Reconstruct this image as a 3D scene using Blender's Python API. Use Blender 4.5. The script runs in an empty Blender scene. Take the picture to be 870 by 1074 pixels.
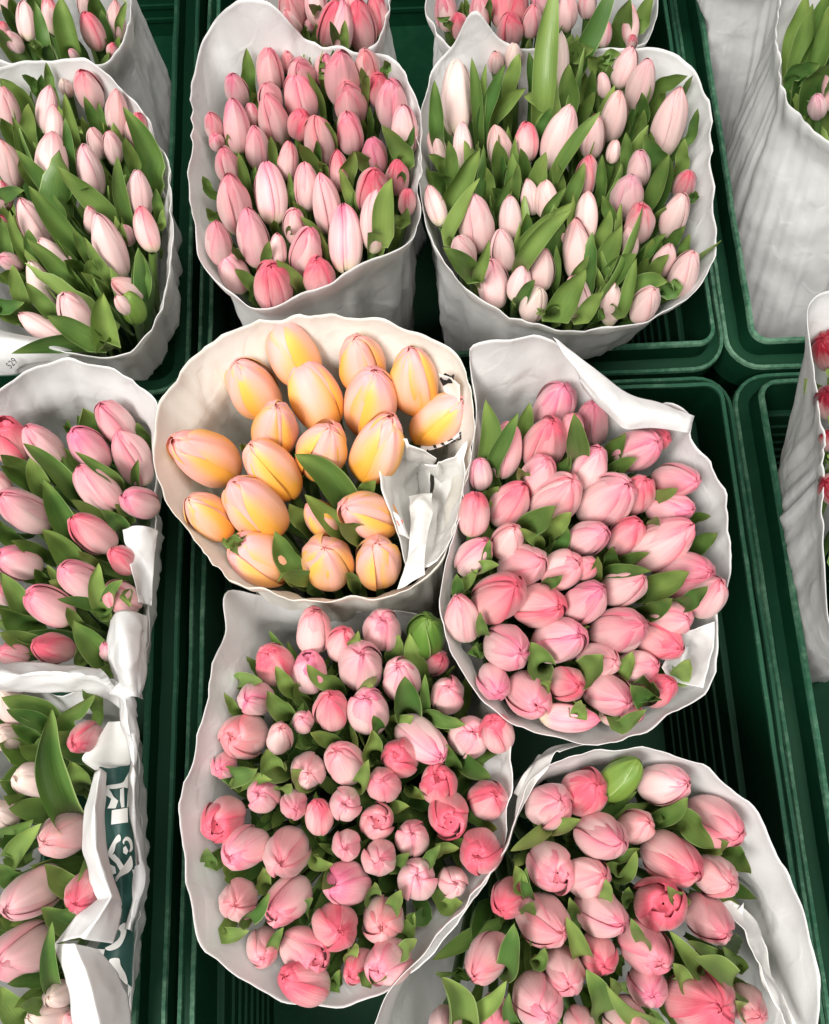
import bpy, math, random
from mathutils import Vector, Matrix, noise
random.seed(11)
sc = bpy.context.scene
C = sc.collection
PXW, FP, PCX, PCY = 870, 870.0, 435.0, 537.0
PITCH, ROLL, CAMH = math.radians(75), math.radians(2.4), 0.62
D = Vector((0, math.cos(PITCH), -math.sin(PITCH)))
_r = Vector((1, 0, 0)); _u = Vector((0, math.sin(PITCH), math.cos(PITCH)))
RT = _r * math.cos(ROLL) - _u * math.sin(ROLL)
UP = _u * math.cos(ROLL) + _r * math.sin(ROLL)
CAM = Vector((0, 0, CAMH))
FLOOR_Z = -0.215

def ray(x, y):
    return D + RT * ((x - PCX) / FP) + UP * ((PCY - y) / FP)
def at(x, y, z):
    """the point of the place at height z that the photograph shows at pixel x, y"""
    v = ray(x, y)
    return CAM + v * ((z - CAMH) / v.z)
def depth(p):
    return (p - CAM).dot(D)
def proj(p):
    q = p - CAM; d = q.dot(D)
    return PCX + FP * q.dot(RT) / d, PCY - FP * q.dot(UP) / d

def inside(p, poly, margin=0):
    x, y = p; inn = False; dmin = 1e9
    for i in range(len(poly)):
        (x0, y0), (x1, y1) = poly[i - 1], poly[i]
        if (y0 > y) != (y1 > y) and x < (x1 - x0) * (y - y0) / (y1 - y0) + x0: inn = not inn
        L2 = (x1 - x0) ** 2 + (y1 - y0) ** 2 or 1
        t = max(0, min(1, ((x - x0) * (x1 - x0) + (y - y0) * (y1 - y0)) / L2))
        dmin = min(dmin, math.hypot(x - x0 - t * (x1 - x0), y - y0 - t * (y1 - y0)))
    return inn and dmin >= margin
# ------------------------------------------------------------------ materials
def new_mat(name):
    m = bpy.data.materials.new(name); m.use_nodes = True
    nt = m.node_tree
    return m, nt, nt.nodes, nt.links, nt.nodes['Principled BSDF']

def mathn(nt, op, a, b=None, clamp=False):
    n = nt.nodes.new('ShaderNodeMath'); n.operation = op; n.use_clamp = clamp
    for i, v in enumerate((a, b)):
        if v is None: continue
        if isinstance(v, (int, float)): n.inputs[i].default_value = v
        else: nt.links.new(v, n.inputs[i])
    return n.outputs[0]
def smooth(nt, v, a, b, o0=0.0, o1=1.0):
    n = nt.nodes.new('ShaderNodeMapRange'); n.interpolation_type = 'SMOOTHSTEP'
    nt.links.new(v, n.inputs[0])
    for i, q in enumerate((a, b, o0, o1)): n.inputs[i + 1].default_value = q
    return n.outputs[0]
def mixc(nt, f, a, b):
    n = nt.nodes.new('ShaderNodeMix'); n.data_type = 'RGBA'
    for i, v in ((0, f), (6, a), (7, b)):
        if isinstance(v, (int, float)): n.inputs[i].default_value = v
        elif isinstance(v, tuple): n.inputs[i].default_value = (*v, 1)
        else: nt.links.new(v, n.inputs[i])
    return n.outputs[2]
def uvsep(nt):
    t = nt.nodes.new('ShaderNodeTexCoord'); s = nt.nodes.new('ShaderNodeSeparateXYZ')
    nt.links.new(t.outputs['UV'], s.inputs[0])
    return t, s.outputs[0], s.outputs[1]
def noisen(nt, vec, scale, detail=3, rough=.55, scl=None):
    if scl:
        mp = nt.nodes.new('ShaderNodeMapping'); nt.links.new(vec, mp.inputs[0]); mp.inputs['Scale'].default_value = scl
        vec = mp.outputs[0]
    n = nt.nodes.new('ShaderNodeTexNoise'); n.inputs['Scale'].default_value = scale
    n.inputs['Detail'].default_value = detail; n.inputs['Roughness'].default_value = rough
    nt.links.new(vec, n.inputs['Vector'])
    return n.outputs[0]
def bump(nt, b, h, strength, dist):
    n = nt.nodes.new('ShaderNodeBump'); n.inputs['Strength'].default_value = strength; n.inputs['Distance'].default_value = dist
    nt.links.new(h, n.inputs['Height']); nt.links.new(n.outputs[0], b.inputs['Normal'])
    return n
def translucent(nt, b, col, fac):
    out = nt.nodes['Material Output']
    t = nt.nodes.new('ShaderNodeBsdfTranslucent'); mx = nt.nodes.new('ShaderNodeMixShader'); mx.inputs[0].default_value = fac
    if isinstance(col, tuple): t.inputs[0].default_value = (*col, 1)
    else: nt.links.new(col, t.inputs[0])
    nt.links.new(b.outputs[0], mx.inputs[1]); nt.links.new(t.outputs[0], mx.inputs[2]); nt.links.new(mx.outputs[0], out.inputs[0])

def petal_material(name, peach=False):
    m, nt, N, L, b = new_mat(name)
    t, u, v = uvsep(nt)
    oi = N.new('ShaderNodeObjectInfo')
    edge = mathn(nt, 'ABSOLUTE', mathn(nt, 'MULTIPLY', mathn(nt, 'SUBTRACT', u, .5), 2.0))
    pr = N.new('ShaderNodeAttribute'); pr.attribute_name = 'petal_tone'; pr.attribute_type = 'GEOMETRY'
    comb = N.new('ShaderNodeCombineXYZ'); L.new(u, comb.inputs[0]); L.new(v, comb.inputs[1])
    L.new(mathn(nt, 'ADD', mathn(nt, 'MULTIPLY', oi.outputs['Random'], 37.0), mathn(nt, 'MULTIPLY', pr.outputs['Fac'], 9.0)), comb.inputs[2])
    streak = noisen(nt, comb.outputs[0], 1.0, 5, .68, (38, 1.7, 1))
    blotch = noisen(nt, comb.outputs[0], 1.0, 2, .5, (2.4, 2.2, 1))
    tip = smooth(nt, v, .45, 1.0)
    if not peach:
        f = mathn(nt, 'ADD', mathn(nt, 'MULTIPLY', tip, .72), mathn(nt, 'MULTIPLY', mathn(nt, 'POWER', edge, 4.0), .55))
        f = mathn(nt, 'ADD', f, mathn(nt, 'MULTIPLY', mathn(nt, 'SUBTRACT', streak, .5), .95))
        f = mathn(nt, 'ADD', f, mathn(nt, 'MULTIPLY', mathn(nt, 'SUBTRACT', blotch, .5), .7))
        f = mathn(nt, 'ADD', f, mathn(nt, 'MULTIPLY', mathn(nt, 'SUBTRACT', pr.outputs['Fac'], .45), .55))
        f = mathn(nt, 'SUBTRACT', mathn(nt, 'ADD', f, .40), mathn(nt, 'MULTIPLY', oi.outputs['Alpha'], .66), True)
        pale = mixc(nt, .80, oi.outputs['Color'], (.80, .60, .565))
        col = mixc(nt, f, pale, oi.outputs['Color'])
        rib = mathn(nt, 'MULTIPLY', smooth(nt, edge, .16, .0), smooth(nt, v, .75, .1, 0, .28))
        col = mixc(nt, rib, col, (.74, .66, .52))
        base = smooth(nt, mathn(nt, 'ADD', v, mathn(nt, 'MULTIPLY', mathn(nt, 'SUBTRACT', streak, .5), .35)), .36, .06)
        col = mixc(nt, mathn(nt, 'MULTIPLY', base, .8), col, (.62, .62, .36))
    else:
        f = mathn(nt, 'MULTIPLY', smooth(nt, edge, .92, .12), smooth(nt, v, .10, .66))
        f = mathn(nt, 'ADD', f, mathn(nt, 'MULTIPLY', smooth(nt, v, .66, .97), .85))
        f = mathn(nt, 'ADD', f, mathn(nt, 'MULTIPLY', mathn(nt, 'SUBTRACT', streak, .5), .5))
        f = mathn(nt, 'ADD', f, mathn(nt, 'MULTIPLY', mathn(nt, 'SUBTRACT', blotch, .5), .9))
        f = mathn(nt, 'ADD', f, mathn(nt, 'MULTIPLY', mathn(nt, 'SUBTRACT', oi.outputs['Alpha'], .62), .6), True)
        yel = mixc(nt, smooth(nt, v, .1, .8), (.80, .32, .022), (.86, .47, .10))
        col = mixc(nt, f, yel, mixc(nt, smooth(nt, v, .55, 1.0), (.88, .46, .385), oi.outputs['Color']))
    L.new(col, b.inputs['Base Color'])
    b.inputs['Roughness'].default_value = .42
    b.inputs['Specular IOR Level'].default_value = .24
    b.inputs['Subsurface Weight'].default_value = .085
    b.inputs['Subsurface Radius'].default_value = (1.0, .35, .3)
    b.inputs['Subsurface Scale'].default_value = .004
    b.inputs['Sheen Weight'].default_value = .085
    b.inputs['Sheen Roughness'].default_value = .4
    vein = noisen(nt, comb.outputs[0], 1.0, 2, .5, (46, 1.0, 1))
    bump(nt, b, vein, .22, .0012)
    translucent(nt, b, col, .10)
    return m

def leaf_material(name, pale=(.285, .385, .095), dark=(.060, .140, .030), gloss=.42):
    m, nt, N, L, b = new_mat(name)
    t, u, v = uvsep(nt)
    oi = N.new('ShaderNodeObjectInfo')
    edge = mathn(nt, 'ABSOLUTE', mathn(nt, 'MULTIPLY', mathn(nt, 'SUBTRACT', u, .5), 2.0))
    comb = N.new('ShaderNodeCombineXYZ'); L.new(u, comb.inputs[0]); L.new(v, comb.inputs[1])
    L.new(mathn(nt, 'MULTIPLY', oi.outputs['Random'], 41.0), comb.inputs[2])
    streak = noisen(nt, comb.outputs[0], 1.0, 3, .6, (34, 1.2, 1))
    blotch = noisen(nt, comb.outputs[0], 1.0, 2, .5, (2, 3, 1))
    f = mathn(nt, 'ADD', mathn(nt, 'MULTIPLY', streak, .38), mathn(nt, 'MULTIPLY', blotch, .5))
    f = mathn(nt, 'ADD', f, mathn(nt, 'MULTIPLY', mathn(nt, 'SUBTRACT', oi.outputs['Random'], .5), .65))
    f = mathn(nt, 'ADD', f, smooth(nt, v, .72, 1.0, -.16, .22), True)
    col = mixc(nt, f, dark, pale)
    col = mixc(nt, smooth(nt, edge, .9, .99, 0, .75), col, (.34, .44, .17))
    L.new(col, b.inputs['Base Color'])
    b.inputs['Roughness'].default_value = gloss
    b.inputs['Specular IOR Level'].default_value = .42
    b.inputs['Coat Weight'].default_value = .08
    bump(nt, b, streak, .3, .0012)
    translucent(nt, b, mixc(nt, .5, col, (.22, .42, .05)), .18)
    return m

def paper_material(name, colour=(.87, .87, .865), trans=.46, tcol=(.90, .89, .87)):
    m, nt, N, L, b = new_mat(name)
    t = N.new('ShaderNodeTexCoord')
    g = t.outputs['Object']
    n1 = noisen(nt, g, 22, 4, .6)
    def ridged(scale, scl):
        mp = N.new('ShaderNodeMapping'); L.new(g, mp.inputs[0]); mp.inputs['Scale'].default_value = scl
        n = N.new('ShaderNodeTexNoise'); n.inputs['Scale'].default_value = scale; n.inputs['Detail'].default_value = 1.5
        n.inputs['Distortion'].default_value = .5
        L.new(mp.outputs[0], n.inputs['Vector'])
        return mathn(nt, 'ABSOLUTE', mathn(nt, 'SUBTRACT', n.outputs[0], .5))
    fib = noisen(nt, g, 420, 3, .7)
    nz = N.new('ShaderNodeTexNoise'); nz.inputs['Scale'].default_value = 16; nz.inputs['Detail'].default_value = 2; L.new(g, nz.inputs['Vector'])
    nv = N.new('ShaderNodeMix'); nv.data_type = 'VECTOR'; nv.inputs[0].default_value = .05
    L.new(g, nv.inputs[4]); L.new(nz.outputs['Color'], nv.inputs[5])
    def facets(scale, scl):
        """paper that was crushed and opened again: flat facets that meet in sharp creases"""
        mp = N.new('ShaderNodeMapping'); L.new(nv.outputs[1], mp.inputs[0]); mp.inputs['Scale'].default_value = scl
        vo = N.new('ShaderNodeTexVoronoi'); vo.feature = 'F1'; vo.inputs['Scale'].default_value = scale; L.new(mp.outputs[0], vo.inputs['Vector'])
        ed = N.new('ShaderNodeTexVoronoi'); ed.feature = 'DISTANCE_TO_EDGE'; ed.inputs['Scale'].default_value = scale; L.new(mp.outputs[0], ed.inputs['Vector'])
        d = N.new('ShaderNodeVectorMath'); d.operation = 'SUBTRACT'; L.new(mp.outputs[0], d.inputs[0]); L.new(vo.outputs['Position'], d.inputs[1])
        c = N.new('ShaderNodeVectorMath'); c.operation = 'SUBTRACT'; L.new(vo.outputs['Color'], c.inputs[0]); c.inputs[1].default_value = (.5, .5, .5)
        q = N.new('ShaderNodeVectorMath'); q.operation = 'DOT_PRODUCT'; L.new(d.outputs[0], q.inputs[0]); L.new(c.outputs[0], q.inputs[1])
        return mathn(nt, 'MULTIPLY', mathn(nt, 'MULTIPLY', q.outputs['Value'], smooth(nt, ed.outputs['Distance'], 0, .12)), scale)
    h = mathn(nt, 'ADD', mathn(nt, 'MULTIPLY', facets(19, (1, 1, .5)), .55), mathn(nt, 'MULTIPLY', facets(52, (1, 1, .7)), .22))
    h = mathn(nt, 'ADD', h, mathn(nt, 'MULTIPLY', ridged(17, (1, 1, .45)), .6))
    h = mathn(nt, 'ADD', h, mathn(nt, 'MULTIPLY', n1, .25))
    h = mathn(nt, 'ADD', h, mathn(nt, 'MULTIPLY', fib, .03))
    bump(nt, b, h, .55, .006)
    tone = mathn(nt, 'ADD', mathn(nt, 'MULTIPLY', n1, .10), .95)
    mx = N.new('ShaderNodeMix'); mx.data_type = 'RGBA'; mx.blend_type = 'MULTIPLY'; mx.inputs[0].default_value = 1
    mx.inputs[6].default_value = (*colour, 1); cc = N.new('ShaderNodeCombineColor')
    for i in range(3): L.new(tone, cc.inputs[i])
    L.new(cc.outputs[0], mx.inputs[7])
    L.new(mx.outputs[2], b.inputs['Base Color'])
    b.inputs['Roughness'].default_value = .5
    b.inputs['Specular IOR Level'].default_value = .32
    translucent(nt, b, tcol, trans)
    return m

def plastic_material(name, base, scuff, rough=.38, scuff_amt=.5, scale=60):
    m, nt, N, L, b = new_mat(name)
    t = N.new('ShaderNodeTexCoord'); g = t.outputs['Object']
    n1 = noisen(nt, g, scale, 6, .7); n2 = noisen(nt, g, 7, 3, .6)
    n3 = noisen(nt, g, 1, 4, .7, (240, 240, 14))
    f = smooth(nt, mathn(nt, 'ADD', mathn(nt, 'MULTIPLY', n1, .6), mathn(nt, 'MULTIPLY', n2, .6)), .52, .82, 0, scuff_amt)
    f = mathn(nt, 'ADD', f, smooth(nt, n3, .62, .75, 0, scuff_amt * .3), True)
    col = mixc(nt, f, base, scuff)
    L.new(col, b.inputs['Base Color'])
    L.new(mathn(nt, 'ADD', mathn(nt, 'MULTIPLY', n1, .3), rough + .02), b.inputs['Roughness'])
    bump(nt, b, n1, .15, .001)
    b.inputs['Specular IOR Level'].default_value = .10
    return m

PINK = petal_material('pink_petal')
PEACH = petal_material('peach_petal', True)
LEAF = leaf_material('tulip_leaf')
STEM = leaf_material('tulip_stem', (.17, .26, .06), (.07, .15, .03), .45)
GREENBUD = leaf_material('green_bud', (.24, .34, .06), (.10, .21, .03), .5)
PAPER = paper_material('white_paper')
PEACHLIT = paper_material('peach_lit_paper', (.90, .885, .835), .47, (.92, .885, .81))  # white paper with the peach light of its blooms put into the colour
GREENPRINT = paper_material('green_printed_paper', (.018, .062, .052), .08, (.03, .09, .07))
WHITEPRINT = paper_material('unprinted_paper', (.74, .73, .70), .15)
BLACKINK = plastic_material('black_ink', (.02, .018, .017), (.05, .05, .05), .6, .2)
REDINK = plastic_material('red_ink', (.55, .10, .06), (.6, .2, .15), .6, .2)
CRATE = plastic_material('green_crate_plastic', (.0022, .027, .0115), (.008, .045, .021), .40, .5)
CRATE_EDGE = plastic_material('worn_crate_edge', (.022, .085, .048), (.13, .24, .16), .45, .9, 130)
GROUND = plastic_material('dark_ground', (.012, .012, .012), (.03, .03, .03), .8, .4, 20)

# ------------------------------------------------------------------ object helpers
def link(name, me, parent=None, loc=None):
    o = bpy.data.objects.new(name, me); C.objects.link(o)
    if parent is not None: o.parent = parent
    if loc is not None: o.location = loc
    return o
def make_mesh(name, verts, faces, mat, uvs=None, tone=None):
    me = bpy.data.meshes.new(name)
    me.from_pydata([tuple(v) for v in verts], [], faces)
    me.materials.append(mat)
    if uvs:
        lay = me.uv_layers.new(name='UVMap')
        vi = [0] * len(me.loops); me.loops.foreach_get('vertex_index', vi)
        flat = []
        for i in vi: flat.extend(uvs[i])
        lay.data.foreach_set('uv', flat)
    if tone:
        a = me.attributes.new('petal_tone', 'FLOAT', 'POINT'); a.data.foreach_set('value', tone)
    me.polygons.foreach_set('use_smooth', [True] * len(me.polygons))
    me.update()
    return me
def grid_faces(nu, nv, off=0, wrap=False):
    f = []
    for j in range(nv - 1):
        for i in range(nu if wrap else nu - 1):
            k = (i + 1) % nu
            f.append((off + j * nu + i, off + j * nu + k, off + (j + 1) * nu + k, off + (j + 1) * nu + i))
    return f
def tag(o, label=None, cat=None, group=None, kind=None):
    if label: o['label'] = label
    if cat: o['category'] = cat
    if group: o['group'] = group
    if kind: o['kind'] = kind
    return o
def cr(p0, p1, p2, p3, t):
    return .5 * ((2 * p1) + (p2 - p0) * t + (2 * p0 - 5 * p1 + 4 * p2 - p3) * t * t + (3 * p1 - p0 - 3 * p2 + p3) * t ** 3)
def spline_open(pts, n):
    q = [pts[0] * 2 - pts[1]] + list(pts) + [pts[-1] * 2 - pts[-2]]
    out = []
    for i in range(n):
        s = i / (n - 1) * (len(pts) - 1); k = min(int(s), len(pts) - 2); t = s - k
        out.append(cr(q[k], q[k + 1], q[k + 2], q[k + 3], t))
    return out
def lin_open(pts, n):
    out = []
    for i in range(n):
        s = i / (n - 1) * (len(pts) - 1); k = min(int(s), len(pts) - 2); t = s - k
        t = t * .75 + t * t * (3 - 2 * t) * .25
        out.append(pts[k].lerp(pts[k + 1], t))
    return out
def spline_closed(pts, n):
    m = len(pts); fine = []
    for k in range(m):
        for j in range(12):
            fine.append(cr(pts[k - 1], pts[k], pts[(k + 1) % m], pts[(k + 2) % m], j / 12))
    ln = [0]
    for i in range(len(fine)): ln.append(ln[-1] + (fine[(i + 1) % len(fine)] - fine[i]).length)
    out = []; k = 0
    for i in range(n):
        s = i / n * ln[-1]
        while ln[k + 1] < s: k += 1
        t = (s - ln[k]) / max(1e-9, ln[k + 1] - ln[k])
        out.append(fine[k].lerp(fine[(k + 1) % len(fine)], t))
    return out

# ------------------------------------------------------------------ blooms: six petals, unit width and length, axis z
def sstep(a, b, x):
    t = max(0, min(1, (x - a) / (b - a))); return t * t * (3 - 2 * t)
def bloom_mesh(cls, seed, mat):
    rnd = random.Random(seed * 7 + {'slim': 100, 'egg': 200, 'fat': 300, 'open': 400, 'bud': 500}[cls])
    NU, NV = 15, 24
    V, F, UV, T = [], [], [], []
    spin = rnd.choice((-1, 1)); rot = rnd.uniform(0, 6.28)
    ptop = {'slim': 1.22, 'egg': 1.02, 'fat': .84, 'open': .66, 'bud': 1.0}[cls] * rnd.uniform(.93, 1.08)
    dimple = {'slim': 0, 'egg': .02, 'fat': .055, 'open': .09, 'bud': 0}[cls] * rnd.uniform(.6, 1.2)
    lean = Vector((rnd.uniform(-.06, .06), rnd.uniform(-.06, .06), 0))
    for k in range(6):
        outer = k < 3
        th = rot + (k % 3) * 2.0944 + (0 if outer else 1.047) + rnd.uniform(-.2, .2)
        S = (1.0 if outer else .905) * rnd.uniform(.975, 1.025)
        A = math.radians((66 if outer else 72) + rnd.uniform(-6, 7))
        qp = ((4.2 if cls in ('fat', 'egg') else 3.0) if outer else 4.8) * rnd.uniform(.8, 1.3)
        ph1 = (86.5 if outer else 89) + rnd.uniform(-3.5, 1.0)
        if cls == 'open': ph1 -= rnd.choice((4, 10, 18, 26)) if outer else rnd.choice((3, 6, 12))
        elif outer and rnd.random() < (.15 if cls == 'slim' else .22): ph1 -= rnd.uniform(4, 13)
        hgt = (1.0 if outer else 1.0) + rnd.uniform(-.07, .03)
        tw = rnd.uniform(-.14, .14); tone = rnd.random() * .62 + (0 if outer else .36)
        wav = rnd.uniform(.010, .028); wf = rnd.uniform(2, 4); wp = rnd.uniform(0, 6)
        skew = rnd.uniform(-.22, .22); roll = rnd.uniform(-.03, .03); tuck = rnd.uniform(.6, 1.3)
        off = len(V)
        for j in range(NV):
            v = j / (NV - 1); vv = 1 - (1 - v) ** 1.12
            for i in range(NU):
                u = -1 + 2 * i / (NU - 1)
                ph = math.radians(-82 + (ph1 + 82) * vv)
                c = max(0.012, math.cos(ph)); r = .5 * (c ** (ptop if ph > 0 else .8))
                z = .5 * math.sin(ph) * hgt - .05 * c * c + .02
                q = max(0, (v - .35) / .65)
                al = A * (.80 + .20 * sstep(0, .4, v)) * max(0, 1 - q ** qp) ** (.95 if cls == 'slim' else .74)
                a = th + al * u + tw * v + skew * v * v
                rr = r * (S + spin * .045 * u * sstep(.05, .45, v))
                g = .35 if cls in ('fat', 'open') else .8
                rr += g * .022 * math.exp(-(u / .13) ** 2) * sstep(.1, .5, v) * (1 - sstep(.8, 1, v)) - g * .016 * math.exp(-((abs(u) - .30) / .13) ** 2) * sstep(.15, .5, v) * (1 - sstep(.85, 1, v))
                rr += wav * math.sin(wf * v * 3 + wp + u * 2) * sstep(.3, .7, v) * abs(u) * min(1, r * 4)
                rr += .028 * noise.noise(Vector((math.cos(a) * 1.2, math.sin(a) * 1.2 + v * 2.4, seed * 3.1 + k))) * min(1, r * 3.2)
                rr += ((.005 + roll * .4) * abs(u) ** 3 - .020 * abs(u) ** 12 if u * spin > 0 else -.060 * abs(u) ** 2) * sstep(.04, .4, v) * min(1, r * 3.4)
                z -= dimple * tuck * sstep(.84, 1, v) ** 1.3
                lip = sstep(.90, 1, v) * (1 if not outer else .6)
                if cls in ('fat', 'open', 'egg'): rr += lip * (.012 + roll); z += lip * .022 * tuck
                z += .018 * noise.noise(Vector((u * 1.6, v * 3, seed + k * 4.4))) * sstep(.5, .9, v)
                rr = max(rr, .004)
                V.append(Vector((rr * math.cos(a), rr * math.sin(a), z)) + lean * sstep(.4, 1, v)); UV.append(((u + 1) / 2, v)); T.append(tone)
        F += grid_faces(NU, NV, off)
    # the closed inner petals that fill the mouth of the bud
    off = len(V); NC = 31; cd = {'slim': .0, 'egg': .035, 'fat': .075, 'open': .12, 'bud': 0}[cls]
    cs = {'slim': .80, 'egg': .80, 'fat': .80, 'open': .66}.get(cls, .78); cp = rnd.uniform(0, 6)
    for j in range(16):
        v = .35 + .65 * j / 15
        for i in range(NC):
            u = i / (NC - 1) * 2 - 1; a = u * math.pi
            ph = math.radians(-82 + 171 * (1 - (1 - v) ** 1.12)); c = max(.0, math.cos(ph))
            r = .5 * (c ** (ptop if ph > 0 else .8)) * cs
            cre = abs(math.sin(1.5 * (a + cp) + 1.8 * (v - .7) + .6 * noise.noise(Vector((math.cos(a), math.sin(a), seed + 2.0))))) ** .5
            sw = sstep(.55, .95, v)
            rr = r * (.80 + .26 * cre) if sw > 0 else r
            z = .5 * math.sin(ph) - .05 * c * c + .02 - cd * sstep(.80, 1, v) - .035 * (1 - cre) * sw - (.06 if cls == 'open' else .012)
            rr = r + (rr - r) * sw
            V.append(Vector((rr * math.cos(a), rr * math.sin(a), z)) + lean * sstep(.4, 1, v)); UV.append((.5 + .42 * (1 - cre), .55 + .42 * v)); T.append(.98)
    F += grid_faces(NC, 16, off)
    mx = sorted(max(abs(p.x), abs(p.y)) for p in V)[int(len(V) * .99)]
    for p in V: p.x *= .5 / mx; p.y *= .5 / mx
    return make_mesh('bloom_' + cls, V, F, mat, UV, T)
NVAR = {'slim': 12, 'egg': 14, 'fat': 12, 'open': 10, 'bud': 3}
BLOOMS = {}
for c_, n_ in NVAR.items():
    for i_ in range(n_):
        BLOOMS[(c_, i_, 0)] = bloom_mesh(c_, i_, GREENBUD if c_ == 'bud' else PINK)
for c_ in ('egg', 'fat'):
    for i_ in range(10): BLOOMS[(c_, i_, 1)] = bloom_mesh(c_, i_ + 40, PEACH)

# ------------------------------------------------------------------ leaves
def leaf_geo(path, width, nrm, rnd, nu=9, fold=.35, twist=0., tipw=.0):
    """a tulip leaf along a path: lance shaped, channelled, with a slightly wavy margin"""
    n = len(path); V, UV = [], []
    wp = rnd.uniform(0, 6); wf = rnd.uniform(2, 5)
    for j, p in enumerate(path):
        v = j / (n - 1)
        t = (path[min(j + 1, n - 1)] - path[max(j - 1, 0)]).normalized()
        s = t.cross(nrm)
        if s.length < 1e-4: s = t.orthogonal()
        s.normalize(); nn = s.cross(t).normalized()
        a = twist * (v - .4); s, nn = s * math.cos(a) + nn * math.sin(a), nn * math.cos(a) - s * math.sin(a)
        if v < .5: f = .42 + .58 * math.sin(v / .5 * 1.5708)
        else: f = max(0, 1 - ((v - .5) / .5) ** 1.9) ** .85
        w = width * .5 * max(f, .015)
        for i in range(nu):
            u = -1 + 2 * i / (nu - 1)
            ch = fold * (1 - .45 * v)
            q = p + s * (w * u * (1 - .22 * ch * u * u)) + nn * (w * ch * (u * u - .3) * 1.15) + nn * (width * .05 * math.sin(wf * v * 4 + wp + (2 if u > 0 else 0)) * abs(u) ** 2)
            V.append(q); UV.append(((u + 1) / 2, v))
    return V, grid_faces(nu, n), UV
def unit_leaf(seed):
    """blade of length 1 along z, root at the origin, bowing out along +x and facing -x"""
    rnd = random.Random(seed + 900)
    bow = rnd.uniform(.02, .22); hook = rnd.uniform(-.16, .16)
    path = [Vector((bow * math.sin(v * 2.2) + hook * v ** 3 * .5, rnd.uniform(-.01, .01) + hook * .3 * v * v, v)) for v in [i / 13 for i in range(14)]]
    V, F, UV = leaf_geo(path, rnd.uniform(.20, .30), Vector((-1, 0, 0)), rnd, 9, rnd.uniform(.4, .95), rnd.uniform(-.8, .8))
    return make_mesh('leaf_blade', V, F, LEAF, UV)
ULEAF = [unit_leaf(i) for i in range(14)]

def frame(axis, roll):
    z = axis.normalized(); x = z.orthogonal().normalized(); y = z.cross(x)
    x, y = x * math.cos(roll) + y * math.sin(roll), y * math.cos(roll) - x * math.sin(roll)
    return Matrix((x, y, z)).transposed().to_4x4()

# ------------------------------------------------------------------ crates
XM = (-.161, .249); PW = .41; GAPX = .0355
COLS = {'l': (-.2025 - PW, -.2025), 'm': XM, 'r': (.284, .284 + PW)}
ROWS = {'near': (-.299, .261), 'far': (.300, .860)}
def rrect(x0, x1, y0, y1, rad, n=6):
    p = []
    for cx, cy, a0 in ((x1 - rad, y1 - rad, 0), (x0 + rad, y1 - rad, 90), (x0 + rad, y0 + rad, 180), (x1 - rad, y0 + rad, 270)):
        for i in range(n + 1):
            a = math.radians(a0 + 90 * i / n); p.append((cx + rad * math.cos(a), cy + rad * math.sin(a)))
    return p
def densify(p, step=.02):
    o = []
    for i in range(len(p)):
        a, b = Vector(p[i]), Vector(p[(i + 1) % len(p)]); n = max(1, int((b - a).length / step))
        for k in range(n): o.append(a.lerp(b, k / n))
    return o
def ring_sweep(x0, x1, y0, y1, prof, seed, rad=.012, wob=.0007, closed=False):
    V, F = [], []; n = None
    for off, z in prof:
        base = rrect(x0 - off, x1 + off, y0 - off, y1 + off, max(.003, rad + off))
        q = []
        for i in range(len(base)):   # same count on every ring: fixed number of steps per side
            a, b = Vector(base[i]), Vector(base[(i + 1) % len(base)])
            steps = 24 if (i + 1) % 7 == 0 else 1
            for k in range(steps): q.append(a.lerp(b, k / steps))
        n = len(q)
        for p in q:
            w = noise.noise(Vector((p.x * 30, p.y * 30, seed))) * wob + noise.noise(Vector((p.x * 7, p.y * 7, seed + 5))) * wob * 1.3
            V.append((p.x + w, p.y + w * .7, z + noise.noise(Vector((p.x * 22, p.y * 22, seed + 9))) * wob * .8))
    F = grid_faces(n, len(prof), 0, True)
    if closed:
        m = len(prof)
        for i in range(n): F.append(((m - 1) * n + i, (m - 1) * n + (i + 1) % n, (i + 1) % n, i))
    return V, F, n
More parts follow.
